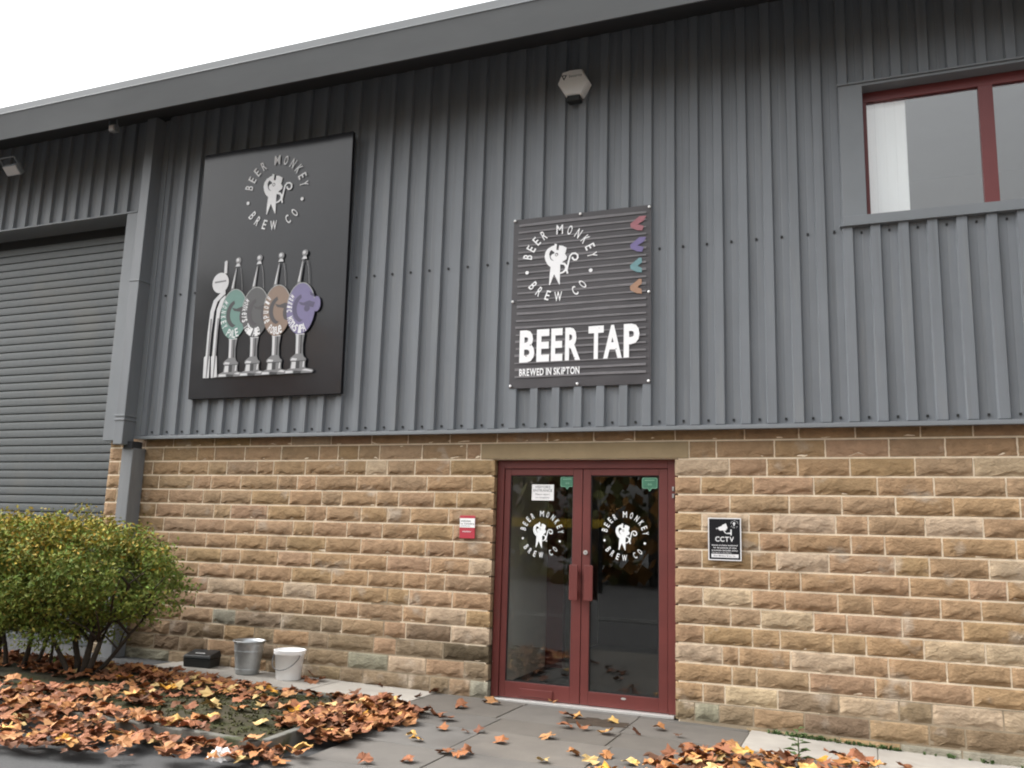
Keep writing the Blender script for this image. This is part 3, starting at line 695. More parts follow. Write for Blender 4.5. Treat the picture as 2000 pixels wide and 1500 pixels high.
fill('emblem_figure', [[(.839+a*.033, 1.562+q*.033) for a, q in BODY]], y, M['print'], S3)

# ---- red welcome plaque
S4 = empty('plaque', 'small red and white welcome plaque on the stone wall left of the doors', 'plaque')
boxo('plaque_plate', M['plaque'], S4, -1.622, -1.468, -.036, -.030, 1.380, 1.587, bevel=.003)
boxo('white_panel', M['paper'], S4, -1.620, -1.470, -.0375, -.0362, 1.478, 1.562)
t = Text(); t.line('welcome', -1.610, 1.530, -1.512, .017, -.0382, .02); t.line('to Yorkshire', -1.610, 1.505, -1.477, .017, -.0382, .015); t.line('yorkshire.com', -1.608, 1.488, -1.515, .009, -.0382, .01)
t.obj('plaque_lettering', M['ink'], S4)
t = Text(); t.line('member', -1.592, 1.437, -1.502, .014, -.0372, .02); t.obj('member_lettering', M['print'], S4)

# ---- alarm bell box
S5 = empty('alarm_box', 'white hexagonal intruder alarm box high on the cladding under the eaves', 'alarm box')
def alarm():
    hexo = [(-.714,5.615),(-.668,5.722),(-.59,5.735),(-.475,5.728),(-.405,5.598),(-.474,5.472),(-.636,5.486)]
    b = MB(); cx, cz = -.56, 5.61
    back = [(a, -.10, c) for a, c in hexo]; mid = [(a, -.175, c) for a, c in hexo]; frt = [(cx+(a-cx)*.93, -.20, cz+(c-cz)*.93) for a, c in hexo]
    n = len(hexo)
    for L0, L1 in ((back, mid), (mid, frt)):
        for i in range(n): b.quad(L0[i], L0[(i+1)%n], L1[(i+1)%n], L1[i])
    b.poly(frt[::-1]); b.poly(back)
    b.obj('alarm_cover', M['alarm'], S5, bevel=.004)
alarm()
boxo('strobe_lens', M['black'], S5, -.622, -.492, -.19, -.10, 5.425, 5.484, bevel=.012)
fill('logo_triangle', [[(-.675,5.688),(-.618,5.684),(-.646,5.632)], [(-.660,5.679),(-.633,5.677),(-.646,5.653)]], -.2012, M['ink'], S5)
t = Text(); t.line('Security', -.598, 5.655, -.470, .024, -.2012, .01); t.obj('alarm_lettering', M['ink'], S5)

# ---- floodlights under the eaves
def flood(label, x, y, z, w, h, tilt):
    e = empty('floodlight', label, 'floodlight')
    e.location = (x, y, z); e.rotation_euler = (tilt, 0, 0)
    boxo('lamp_housing', M['trim'], e, -w/2, w/2, -.02, .05, -h/2, h/2, bevel=.01)
    boxo('lamp_lens', M['lamp'], e, -w/2+.012, w/2-.012, -.028, -.021, -h/2+.012, h/2-.012)
    b = MB(); b.box(-w/2-.012, -w/2-.004, .0, .02, -.01, h/2+.08); b.box(w/2+.004, w/2+.012, .0, .02, -.01, h/2+.08); b.box(-w/2-.012, w/2+.012, .0, .02, h/2+.08, h/2+.09)
    b.obj('lamp_bracket', M['trim'], e)
flood('pale floodlight under the eaves above the roller shutter', -7.42, -.55, 5.52, .23, .13, radians(45))
flood('small pale lamp under the eaves above the downpipe', -5.70, -.72, 5.70, .09, .08, radians(10))

# ---- notices on the door glass
S6 = empty('paper_notice', 'white VISITORS ENTRANCE notice on the left door glass', 'notice')
boxo('notice_sheet', M['paper'], S6, -.968, -.758, YG-.0022, YG-.0012, 1.738, 1.880)
t = Text(); y = YG-.0030
t.line('VISITORS', -.938, 1.846, -.793, .022, y); t.line('ENTRANCE', -.953, 1.816, -.773, .022, y); t.line('Please report', -.932, 1.785, -.797, .016, y); t.line('to reception', -.932, 1.757, -.800, .016, y)
t.obj('notice_lettering', M['ink'], S6)
def sticker(label, cx, cz, w, h):
    e = empty('window_sticker', label, 'sticker', 'green stickers on the door glass')
    out = [(cx-w/2,cz+h/2-.01),(cx-w/2+.01,cz+h/2),(cx+w/2-.01,cz+h/2),(cx+w/2,cz+h/2-.01),(cx+w/2,cz-h/2+.01),(cx+w/2-.01,cz-h/2),(cx+.018,cz-h/2),(cx,cz-h/2-.026),(cx-.018,cz-h/2),(cx-w/2+.01,cz-h/2),(cx-w/2,cz-h/2+.01)]
    fill('sticker_sheet', [out], YG-.0015, M['sticker'], e)
    inn = [(cx+(a-cx)*.95, cz+(c-cz)*.95) for a, c in out]; inn2 = [(cx+(a-cx)*.89, cz+(c-cz)*.87) for a, c in out]
    fill('sticker_outline', [inn, inn2], YG-.0026, M['stickhi'], e)
    fill('sticker_symbol', [circle(cx-.009, cz-.012, .008, 12), circle(cx-.009, cz-.012, .004, 8)], YG-.0026, M['stickhi'], e)
    fill('sticker_symbol', [circle(cx+.010, cz-.012, .008, 12), circle(cx+.010, cz-.012, .004, 8)], YG-.0026, M['stickhi'], e)
    fill('sticker_band', [[(cx-w*.32,cz+.020),(cx+w*.30,cz+.022),(cx+w*.30,cz+.028),(cx-w*.32,cz+.027)]], YG-.0026, M['stickhi'], e)
sticker('green speech bubble sticker on the left door glass beside the white notice', -.632, 1.905, .132, .092)
sticker('green speech bubble sticker at the top corner of the right door glass', .114, 1.898, .138, .096)

# ================================================================== GROUND
b = MB()
xs = [-60,-30,-16,-9,-7,-4.8,-3.2,-1.3,.343,1.44,2.79,6,14,30,60]; ys = [.3,-3.2,-8,-15,-30,-60]
for xa, xb in zip(xs, xs[1:]):
    for ya, yb in zip(ys, ys[1:]):
        b.quad((xa,yb,gh(xa)-.034),(xb,yb,gh(xb)-.034),(xb,ya,gh(xb)-.034),(xa,ya,gh(xa)-.034))
b.box(-300,300,-300,300,-.95,-.9)
tag(b.obj('ground', M['road']), kind='structure')
b = MB()
for xa, xb in zip([-12,-9,-7,-4.7], [-9,-7,-4.7]): b.quad((xa,-3.2,gh(xa)-.012),(xb,-3.2,gh(xb)-.012),(xb,.3,gh(xb)-.012),(xa,.3,gh(xa)-.012))
tag(b.obj('tarmac_apron', M['road']), kind='structure')
def slab(name, mat, parent, x0, x1, y0, y1, col=None, dz=0, g=.004):
    me_b = MB(); r = random.Random(int(x0*100)+int(y0*77))
    t = [gh(x0)+dz+r.uniform(-.002,.002), gh(x1)+dz+r.uniform(-.002,.002)]
    x0 += g; x1 -= g; y0 += g; y1 -= g
    v = [(x0,y0,t[0]-.06),(x1,y0,t[1]-.06),(x1,y1,t[1]-.06),(x0,y1,t[0]-.06),(x0,y0,t[0]),(x1,y0,t[1]),(x1,y1,t[1]),(x0,y1,t[0])]
    me_b.v = v; me_b.f = [(4,5,6,7),(0,1,5,4),(1,2,6,5),(2,3,7,6),(3,0,4,7)]; me_b.m = [0]*5; me_b.c = [None]*5
    o = me_b.obj(name, mat, parent, bevel=.004)
    if col: o.color = (*col, 1)
    return o
jb = MB()
xs = [-4.8,-3.2,-1.3,.343,1.44,2.79,5]
for xa, xb in zip(xs, xs[1:]):
    yl = -.75 if xb < -1.2 else -3.72
    jb.quad((xa,yl,gh(xa)-.008),(xb,yl,gh(xb)-.008),(xb,.05,gh(xb)-.008),(xa,.05,gh(xa)-.008))
pave = tag(jb.obj('pavement', M['joint']), kind='structure')
r = random.Random(12)
FC = (.122,.112,.100)
rows = [(-.085,.05,[-1.8,-.92,.06,.93]), (-.69,-.085,[-1.8,-.93,.07,.94]), (-1.15,-.69,[-1.5,-.88,.09,.80,1.7,2.6,3.5,4.4]), (-1.83,-1.15,[-1.7,-.82,.14,1.0,1.9,2.8,3.7,4.6]), (-2.43,-1.83,[-1.5,-.75,.2,1.1,2.0,2.9,3.8,4.7]), (-3.05,-2.43,[-1.6,-.68,.25,1.15,2.05,2.95,3.85,4.75]), (-3.7,-3.05,[-1.7,-1.1,-.2,.7,1.6,2.5,3.4,4.3])]
for ya, yb, xx in rows:
    for xa, xb in zip(xx, xx[1:]):
        f = r.uniform(.9, 1.12); w = r.uniform(-.004, .004)
        slab('paving_flag', M['flag'], pave, xa, xb, ya, yb, (FC[0]*f+w, FC[1]*f, FC[2]*f-w))
strip_l = MB()
kerb_l = [(-4.70,-3.75),(-3.75,-2.80),(-2.80,-1.80)]
for xa, xb in kerb_l: slab('concrete_slab', M['concrete'], pave, xa, xb, -.60 if xa > -4.6 else -.50, .02, dz=.006, g=.003)
for xa, xb in ((.94,1.85),(1.85,2.78),(2.78,3.7),(3.7,4.6)): slab('concrete_slab', M['concrete'], pave, xa, xb, -.69, .02, dz=.006, g=.003)
# planting bed: kerb stones and a mossy mound
bed = tag(bpy.data.objects.new('planting_bed', None), kind='structure'); COL.objects.link(bed)
bed['label'] = 'raised mossy planting bed edged with concrete kerb'
BX0, BX1, BY0, BY1 = -7.4, -1.78, -2.56, -.78
def mound(x, y):
    e = min((x-BX0)/.8, (BX1-x)/.5, (y-BY0)/.35, (BY1-y)/.35); e = max(0, min(1, e))
    return gh(x) + .012 + .058*max(0,min(1,(BY1-y)/1.2)) + .025*e*e*(3-2*e) + .012*sin(x*5+y*3)*e + .008*sin(x*11-y*9)*e
b = MB(); n, m = 60, 24
for i in range(n):
    for j in range(m):
        P = lambda a, c: (BX0+(BX1-BX0)*a/n, BY0+(BY1-BY0)*c/m, mound(BX0+(BX1-BX0)*a/n, BY0+(BY1-BY0)*c/m))
        b.quad(P(i,j), P(i+1,j), P(i+1,j+1), P(i,j+1))
b.obj('bed_soil', M['moss'], bed, smooth=True)
MOSSY = True
def kerb(x0, y0, x1, y1, w=.06, top=.085):
    dx, dy = x1-x0, y1-y0; L = math.hypot(dx, dy); ux, uy = dx/L, dy/L; px, py = -uy*w/2, ux*w/2
    q = MB(); a = [(x0+ux*.004-px, y0+uy*.004-py), (x1-ux*.004-px, y1-uy*.004-py), (x1-ux*.004+px, y1-uy*.004+py), (x0+ux*.004+px, y0+uy*.004+py)]
    q.v = [(u, v, gh(u)-.05) for u, v in a]+[(u, v, gh(u)+top) for u, v in a]
    q.f = [(4,5,6,7),(0,1,5,4),(1,2,6,5),(2,3,7,6),(3,0,4,7)]; q.m = [0]*5; q.c = [None]*5
    q.obj('kerb_stone', M['kerb'], bed, bevel=.008)
x = -1.76
while x > -7: kerb(x, -2.56, x-.9, -2.54); x -= .9
kerb(-1.76,-2.50,-1.80,-1.70); kerb(-1.80,-1.70,-1.86,-.98); kerb(-1.84,-.86,-2.70,-.80, .09, .045); kerb(-2.70,-.80,-3.6,-.76, .07, .03); kerb(-3.6,-.76,-4.5,-.74,.07,.025)

# ================================================================== BUCKETS, BOX, LITTER
gz = gh(-3.7)+.007
bk1 = empty('metal_bucket', 'galvanised metal bucket with flared rim standing against the stone wall', 'bucket')
b = MB(); b.lathe([(.0,gz+.004),(.106,gz+.002),(.110,gz+.014),(.138,gz+.272),(.1385,gz+.285),(.152,gz+.300),(.156,gz+.306),(.153,gz+.311),(.146,gz+.306),(.133,gz+.283),(.106,gz+.02),(.0,gz+.018)], -3.715, -.225, 36)
b.obj('bucket_body', M['galv'], bk1, smooth=True)
b = MB()
for z in (.05,.215): b.lathe([(.111+.028*z/.27+.001,gz+z-.006),(.111+.028*z/.27+.004,gz+z),(.111+.028*z/.27+.001,gz+z+.006)], -3.715, -.225, 36)
b.obj('bucket_hoop', M['galv'], bk1, smooth=True)
b = MB(); b.box(-3.885,-3.848,-.245,-.205,gz+.286,gz+.292); b.obj('bucket_lug', M['galv'], bk1, bevel=.002)
b = MB(); b.tube([(-3.715+(.144)*cos(a),-.225+(.144)*sin(a)*.98,gz+.296-.02*abs(sin(a))) for a in [pi*k/16 for k in range(17)]], .0035, 6); b.obj('bucket_handle', M['wire'], bk1)
gz2 = gh(-3.25)+.007
bk2 = empty('plastic_bucket', 'white plastic bucket with drooping wire handle beside the metal bucket', 'bucket')
b = MB(); cx, cy = -3.235, -.235
b.lathe([(.0,gz2+.004),(.108,gz2),(.113,gz2+.006),(.135,gz2+.225),(.142,gz2+.226),(.144,gz2+.238),(.147,gz2+.258),(.150,gz2+.264),(.145,gz2+.267),(.140,gz2+.258),(.131,gz2+.22),(.108,gz2+.014),(.0,gz2+.012)], cx, cy, 36)
b.obj('bucket_body', M['wplastic'], bk2, smooth=True)
b = MB(); pts = []
for k in range(19):
    a = pi*(1.06+.88*k/18); dr_ = sin(pi*k/18)
    pts.append((cx+.149*cos(a)*(1+.02*dr_), cy-.006+(.149*sin(a))*(1.0), gz2+.232-.135*dr_**.8))
b.tube(pts, .0045, 6); b.obj('wire_handle', M['chr_lo'], bk2)
for k in (0, -1):
    b = MB(); b.tube([(pts[k][0]-.004,pts[k][1],pts[k][2]),(pts[k][0]+.004,pts[k][1],pts[k][2])], .012, 10); b.obj('handle_ear', M['wplastic'], bk2)
gz3 = gh(-4.35)+.007
bx = empty('bait_box', 'low black plastic box with sloping lid on the concrete strip by the wall', 'box')
bx.location = (-4.33, -.15, gz3); bx.rotation_euler = (0, 0, radians(8))
b = MB(); V0 = [(-.15,-.10),(.15,-.10),(.15,.10),(-.15,.10)]
b.v = [(x*.94,y*.94,0) for x, y in V0]+[(x,y,.085) for x, y in V0]; b.f = [(0,3,2,1),(0,1,5,4),(1,2,6,5),(2,3,7,6),(3,0,4,7),(4,5,6,7)]; b.m = [0]*6; b.c = [None]*6
b.obj('box_base', M['black'], bx, bevel=.008)
b = MB(); b.v = [(x*1.03,y*1.03,.087) for x, y in V0]+[(-.145,-.09,.115),(.145,-.09,.115),(.14,.09,.150),(-.14,.09,.150)]; b.f = [(0,3,2,1),(0,1,5,4),(1,2,6,5),(2,3,7,6),(3,0,4,7),(4,5,6,7)]; b.m = [0]*6; b.c = [None]*6
b.obj('box_lid', M['black'], bx, bevel=.006)
b = MB(); b.box(-.04,.06,-.060,-.045,.128,.134); b.obj('lid_label', M['wplastic'], bx, bevel=.001)
# crumpled tissue
r = random.Random(4); bm = bmesh.new(); bmesh.ops.create_icosphere(bm, subdivisions=3, radius=.062)
for v in bm.verts:
    d = v.co.normalized(); k = 1+.35*sin(d.x*7+d.z*5)*sin(d.y*8+1)+r.uniform(-.16,.16); v.co = Vector((v.co.x*k*1.1, v.co.y*k, max(-.02, v.co.z*k*.72)))
me = bpy.data.meshes.new('tissue'); bm.to_mesh(me); bm.free(); me.materials.append(M['paper'])
o = bpy.data.objects.new('crumpled_tissue', me); COL.objects.link(o); o.location = (-1.86, -2.79, gh(-1.86)+.03); tag(o, 'crumpled white paper tissue among the fallen leaves', 'tissue')

# ================================================================== FALLEN LEAVES
def maple(seed):
    """a lobed maple leaf about 1 across, curled; returns verts, tris"""
    r = random.Random(seed)
    tips = [(-152,.46),(-118,.36),(-95,.56),(-66,.42),(-44,.64),(-18,.42),(0,.70),(18,.42),(44,.64),(66,.42),(95,.56),(118,.36),(152,.46),(180,.12)]
    k_ = r.uniform(.78, 1.0); sk = r.uniform(-.12, .12)
    tips = [(a*(1+sk*.2)+r.uniform(-6,6), d*(r.uniform(.80,1.12) if d > .45 else r.uniform(.85,1.25))*(1+sk*a/150)) for a, d in tips]
    pts = []
    for i, (a, d) in enumerate(tips):
        a0, d0 = tips[i-1]
        if i and d > d0: pts.append((math.radians(a-10), d*.80))
        pts.append((math.radians(a+r.uniform(-4,4)), d*r.uniform(.9,1.08)))
        if d > .45: pts.append((math.radians(a+10), d*.78))
    c1, c2, c3 = r.uniform(.05,.8), r.uniform(-.35,.55), r.uniform(0, 6.3)
    def zf(x, y): return .35*c1*(x*x) + .4*c2*y*y + .09*sin(6*x+c3)+.08*sin(7*y-c3)
    V = [(0,-.02,zf(0,0)-.01)]
    for a, d in pts: x, y = d*sin(a), d*cos(a); V.append((x, y, zf(x, y)))
    F = [(0, i, i+1) for i in range(1, len(pts))] + [(0, len(pts), 1)]
    k = len(V); V += [(-.012,-.08,zf(0,-.1)),(.012,-.08,zf(0,-.1)),(.03+c2*.2,-.62,.02)]; F.append((k, k+1, k+2))
    zm = min(v[2] for v in V); V = [(x, y, z-zm) for x, y, z in V]
    return V, F
LV = [maple(i) for i in range(16)]
LM = []
for V, F in LV:
    me = bpy.data.meshes.new('leaf'); me.from_pydata(V, [], F); me.materials.append(M['leaf']); LM.append(me)
LC = [(.31,.135,.048),(.28,.11,.042),(.34,.16,.066),(.25,.10,.048),(.37,.19,.08),(.20,.078,.034),(.30,.125,.058),(.17,.07,.034),(.23,.092,.046)]
LY = [(.50,.31,.10),(.52,.27,.09),(.47,.33,.14),(.50,.25,.035)]
LD = [(.14,.06,.03),(.105,.05,.028),(.17,.07,.04)]
def leafcol(r, bright=.2, dark=.15):
    q = r.random(); c = r.choice(LY) if q < bright else (r.choice(LD) if q > 1-dark else r.choice(LC)); f = r.uniform(.92, 1.25)
    return (c[0]*f, c[1]*f, c[2]*f)
def put_leaf(parent, x, y, z, s, r, col, tilt=.35, name='leaf', var=None):
    o = bpy.data.objects.new(name, LM[var if var is not None else r.randrange(len(LM))]); COL.objects.link(o)
    if parent: o.parent = parent
    o.location = (x, y, z); o.scale = (s, s, s*r.uniform(.7,1.2)); o.rotation_euler = (r.uniform(-tilt, tilt), r.uniform(-tilt, tilt), r.uniform(0, 6.28)); o.color = (*col, 1)
    return o
def inside(x, y, poly):
    c = False
    for (xa, ya), (xb, yb) in zip(poly, poly[1:]+poly[:1]):
        if (ya > y) != (yb > y) and x < (xb-xa)*(y-ya)/(yb-ya)+xa: c = not c
    return c
def litter(mb_, x, y, z, s, r, col, tilt=.22):
    V, F = LV[r.randrange(len(LV))]
    R = Matrix.Rotation(r.uniform(0,6.28),3,'Z') @ Matrix.Rotation(r.uniform(-tilt,tilt),3,'X') @ Matrix.Rotation(r.uniform(-tilt,tilt),3,'Y')
    i = len(mb_.v)
    for p in V: q = R @ Vector(p)*s; mb_.v.append((x+q.x, y+q.y, z+q.z))
    for f in F: mb_.f.append(tuple(i+j for j in f)); mb_.m.append(0); mb_.c.append(col)
REG = [(-1.44,-1.05),(-1.38,-1.5),(-1.46,-2.0),(-1.50,-2.3),(-1.42,-2.75),(-1.95,-2.92),(-3.1,-3.3),(-5.0,-3.5),(-7.4,-3.4),(-7.4,-.85),(-6.0,-.80),(-4.9,-.56),(-4.2,-.60),(-3.3,-.80),(-2.6,-.92),(-2.05,-.76),(-1.78,-.92)]
def bare(x, y):
    """mossy openings and the open earth under the shrub, where few leaves lie"""
    k = 0
    for cx, cy, rx, ry in ((-2.62,-1.85,.72,.40),(-2.40,-1.25,.50,.24),(-2.0,-2.3,.50,.30),(-2.75,-2.35,.4,.2),(-4.3,-1.85,.75,.28),(-5.2,-1.9,.8,.3)):
        d = ((x-cx)/rx)**2+((y-cy)/ry)**2
        if d < 1: k = max(k, min(1, (1-d)*2.4))
    return k
def lz(x, y): return mound(x, y)+.002 if BX0 < x < BX1 and BY0-.02 < y < BY1 else gh(x)+.002
drift = empty('leaf_drift', 'wide drift of orange maple leaves over the planting bed under the shrubs', 'leaf drift')
r = random.Random(21); mass = MB(); cand = []
N = 2300
while N:
    x, y = r.uniform(-7.4,-1.35), r.uniform(-3.5,-.4)
    if not inside(x, y, REG): continue
    N -= 1
    if r.random() < bare(x, y)*.93: continue
    edge = (x > -1.62 or y < -2.6)
    s = r.uniform(.09,.15) if r.random() < .8 else r.uniform(.04,.08)
    cand.append((x, y, lz(x, y)+r.uniform(.0,.035)*(1 if bare(x,y) == 0 else .2), s, leafcol(r, .09, .2)))
for _ in range(420):
    x = r.uniform(-6.5,-2.0); y = -2.56+r.gauss(0,.16)
    if x > -2.75 and r.random() < .85: continue
    cand.append((x, y, gh(x)+max(.012,.095-abs(y+2.52)*.22)+r.uniform(0,.02), r.choice([r.uniform(.09,.15)]*4+[r.uniform(.045,.08)]), leafcol(r,.08,.2)))
for _ in range(170):
    x = -1.74+r.gauss(0,.15); y = r.uniform(-2.15,-.85)
    if x > -1.36: continue
    cand.append((x, y, gh(x)+max(.01,.085-abs(x+1.80)*.25)+r.uniform(0,.02), r.uniform(.09,.15), leafcol(r,.1,.2)))
cand.sort(key=lambda q: (q[0]-1.84)**2+(q[1]+7.36)**2)
vis = [q for q in cand if q[1] > -.62*(q[0])-4.2 or True]
def in_view(x, y, z):
    v = cam.matrix_basis.inverted() @ Vector((x, y, z)) if False else (Matrix.Translation(cam.location) @ cam.rotation_euler.to_matrix().to_4x4()).inverted() @ Vector((x, y, z))
    u, w = v.x/-v.z*1705+1000, 750-v.y/-v.z*1705
    return -20 < u < 2020 and w < 1520
sel = [q for q in cand if in_view(*q[:3])]
top = set(id(q) for q in sel[:175]); 
for q in cand:
    if id(q) in top: put_leaf(drift, q[0], q[1], q[2]+.010, q[3], r, q[4], .27)
    else: litter(mass, *q[:4], r, q[4])
for x, y, s, c in ((-2.62,-2.02,.15,LY[2]),(-2.95,-1.62,.16,LY[2]),(-2.38,-2.30,.14,LY[0]),(-2.02,-2.2,.12,LY[2]),(-2.6,-1.5,.11,LY[2]),(-3.0,-1.35,.14,LY[1]),(-2.5,-1.25,.13,LC[4]),(-2.15,-1.75,.15,LC[4]),(-2.35,-1.78,.09,LY[2])):
    put_leaf(drift, x, y, lz(x, y)+.012, s, r, c, .15)
tag(mass.obj('leaf_litter', M['leafmass'], drift), kind='stuff')
drift2 = empty('leaf_drift', 'heap of orange and yellow maple leaves in front of the stone wall at lower right', 'leaf drift')
REG2 = [(.46,-1.62),(.60,-1.22),(.80,-.84),(1.0,-.78),(1.2,-.98),(1.38,-.98),(1.55,-.66),(1.72,-.68),(1.95,-.98),(2.2,-1.2),(2.5,-1.1),(3.0,-1.0),(3.0,-3),(.3,-3),(.3,-2)]
mass = MB(); cand = []; N = 620
while N:
    x, y = r.uniform(.3,3), r.uniform(-2.6,-.6)
    if not inside(x, y, REG2): continue
    N -= 1
    cand.append((x, y, gh(x)+.004+r.uniform(0,.06), r.choice([r.uniform(.09,.15)]*4+[r.uniform(.045,.08)]), leafcol(r, .2, .14)))
cand.sort(key=lambda q: -q[1]); sel = [q for q in cand if in_view(*q[:3])]
top = set(id(q) for q in sel[:75])
for q in cand:
    if id(q) in top: put_leaf(drift2, q[0], q[1], q[2]+.01, q[3], r, q[4], .32)
    else: litter(mass, *q[:4], r, q[4], .4)
tag(mass.obj('leaf_litter', M['leafmass'], drift2), kind='stuff')
# single leaves on the flags, placed where they lie
LOOSE = []
def loose(px_list, cols, word, group, s0, s1, tilt):
    for x, y in px_list:
        o = put_leaf(None, x, y, gh(x)+.010, r.uniform(s0, s1), r, r.choice(cols), tilt, 'fallen_leaf')
        if x < -2.6: zone = 'beside the white bucket'
        elif y > -.30 and x < -1.45: zone = 'at the wall foot left of the doors'
        elif y > -.22: zone = 'at the doorstep'
        elif -.52 < x < .12 and y > -.75: zone = 'around the dirt patch'
        elif x < -.92: zone = 'on the flags beside the planting bed'
        elif x > .12: zone = 'on the flags near the right leaf heap'
        elif y > -1.2: zone = 'on the middle flags below the left door'
        else: zone = 'on the nearest middle flags'
        LOOSE.append((word, zone, x, o, group))
def name_loose():
    from collections import defaultdict
    D = defaultdict(list)
    for w, z, x, o, g in LOOSE: D[(w, z)].append((x, o, g))
    N = ['first','second','third','fourth','fifth','sixth','seventh','eighth','ninth','tenth','eleventh','twelfth']
    for (w, z), L in D.items():
        L.sort(key=lambda q: q[0])
        for k, (x, o, g) in enumerate(L):
            lab = '%s leaf %s' % (w, z) if len(L) == 1 else '%s leaf %s, %s from the left' % (w, z, N[k])
            tag(o, lab, 'leaf', g)
loose([(-1.34, -0.93), (-1.22, -1.0), (-1.31, -0.49), (-1.16, -0.19), (-0.72, 0.07), (-1.1, -1.31), (-1.36, -1.31), (-0.56, -1.46), (-0.75, -1.93), (-0.66, -1.94), (-0.66, -1.85), (-0.86, -2.23), (-1.1, -2.38), (-0.32, -1.15), (-0.03, -1.54), (0.18, -1.47), (0.3, -0.44), (-0.21, -0.76), (-0.31, -0.76), (-2.34, -0.53), (-0.43, -0.39), (0.61, -0.97), (2.02, -0.6), (-1.81, -0.06)], LC, 'orange', 'orange leaves scattered on the paving', .10, .15, .35)
loose([(-0.82, -1.23), (-0.92, -1.29), (0.19, -0.69), (-2.36, -0.07), (-1.82, -0.33), (-2.9, 0.09), (0.49, -0.59), (-2.79, 0.19), (-1.23, -0.18), (-1.38, -1.3)], LD, 'dark curled', 'dark curled leaves scattered on the paving', .06, .10, .6)
loose([(-1.17, -1.62), (-1.1, -1.7), (-0.13, -1.82), (0.01, -0.81), (0.36, -1.56), (-0.07, -0.39), (-0.34, -0.39), (0.13, -1.68)], LY, 'pale yellow', 'yellow leaves scattered on the paving', .08, .13, .2)
loose([(-3.14, -0.13), (-3.01, -0.22), (-3.11, -0.01), (-2.94, -0.17), (-2.94, -0.27)], LC, 'orange', 'leaves beside the white bucket', .10, .13, .5)
name_loose()

# brown dirt patch before the threshold
b = MB(); cx, cy = -.20, -.44; n = 30
ring = [(cx+.27*cos(2*pi*k/n)*(1+.22*sin(3*k)+.1*sin(7*k)), cy+.15*sin(2*pi*k/n)*(1+.22*sin(2.3*k+1))) for k in range(n)]
for k in range(n):
    a, q = ring[k], ring[(k+1)%n]
    b.poly([(cx,cy,gh(cx)+.012),(a[0],a[1],gh(a[0])+.0025),(q[0],q[1],gh(q[0])+.0025)])
tag(b.obj('dirt_patch', M['soil']), kind='stuff')
# weeds at the wall foot and the plant in the leaves
def blades(b, x, y, z, n, h, spread, r):
    for _ in range(n):
        a = r.uniform(0,6.28); d = r.uniform(.2,1)*spread; hh = h*r.uniform(.5,1); w = r.uniform(.004,.009)
        p0 = Vector((x+r.uniform(-.01,.01), y+r.uniform(-.01,.01), z)); p1 = p0+Vector((cos(a)*d*.4, sin(a)*d*.4, hh*.7)); p2 = p0+Vector((cos(a)*d, sin(a)*d, hh*.9))
        t = Vector((-sin(a)*w, cos(a)*w, 0)); b.poly([p0-t*.5, p0+t*.5, p1+t, p1-t]); b.poly([p1-t, p1+t, p2])
b = MB(); r = random.Random(9)
for _ in range(120):
    x = r.choice([r.uniform(1.1,1.5), r.uniform(1.55,2.0), r.uniform(1.0,2.9)]); blades(b, x, -.035+r.uniform(-.02,.01), gh(x)+.004, 5, r.uniform(.012,.045), .03, r)
tag(b.obj('wall_foot_weeds', M['weed']), kind='stuff')
b = MB(); r = random.Random(17)
for _ in range(1500):
    x, y = r.uniform(-3.6,-1.85), r.uniform(-2.5,-.9)
    if bare(x, y) > .1: blades(b, x, y, lz(x, y)-.004, 3, r.uniform(.008,.026), .022, r)
tag(b.obj('moss_tufts', M['mosst'], None), kind='stuff')
pl = empty('weed_plant', 'small green weed growing out of the leaf heap at lower right', 'weed')
x, y = 1.36, -.98; z = gh(x)
b = MB(); b.tube([(x,y,z),(x+.005,y,z+.10),(x+.002,y-.004,z+.21)], [.006,.005,.003], 6); b.obj('stem', M['weed'], pl)
for k in range(17):
    a = k*2.4; h0 = .06+.15*k/13; L = .115-.045*k/13
    p0 = Vector((x+.004,y,z+h0)); d = Vector((cos(a), sin(a), .35)); p1 = p0+d*L*.5; p2 = p0+Vector((d.x*L, d.y*L, .008)); t = Vector((-sin(a),cos(a),0))*.019
    q = MB(); q.poly([p0, p1+t, p2, p1-t]); q.obj('leaf', M['weed'], pl)

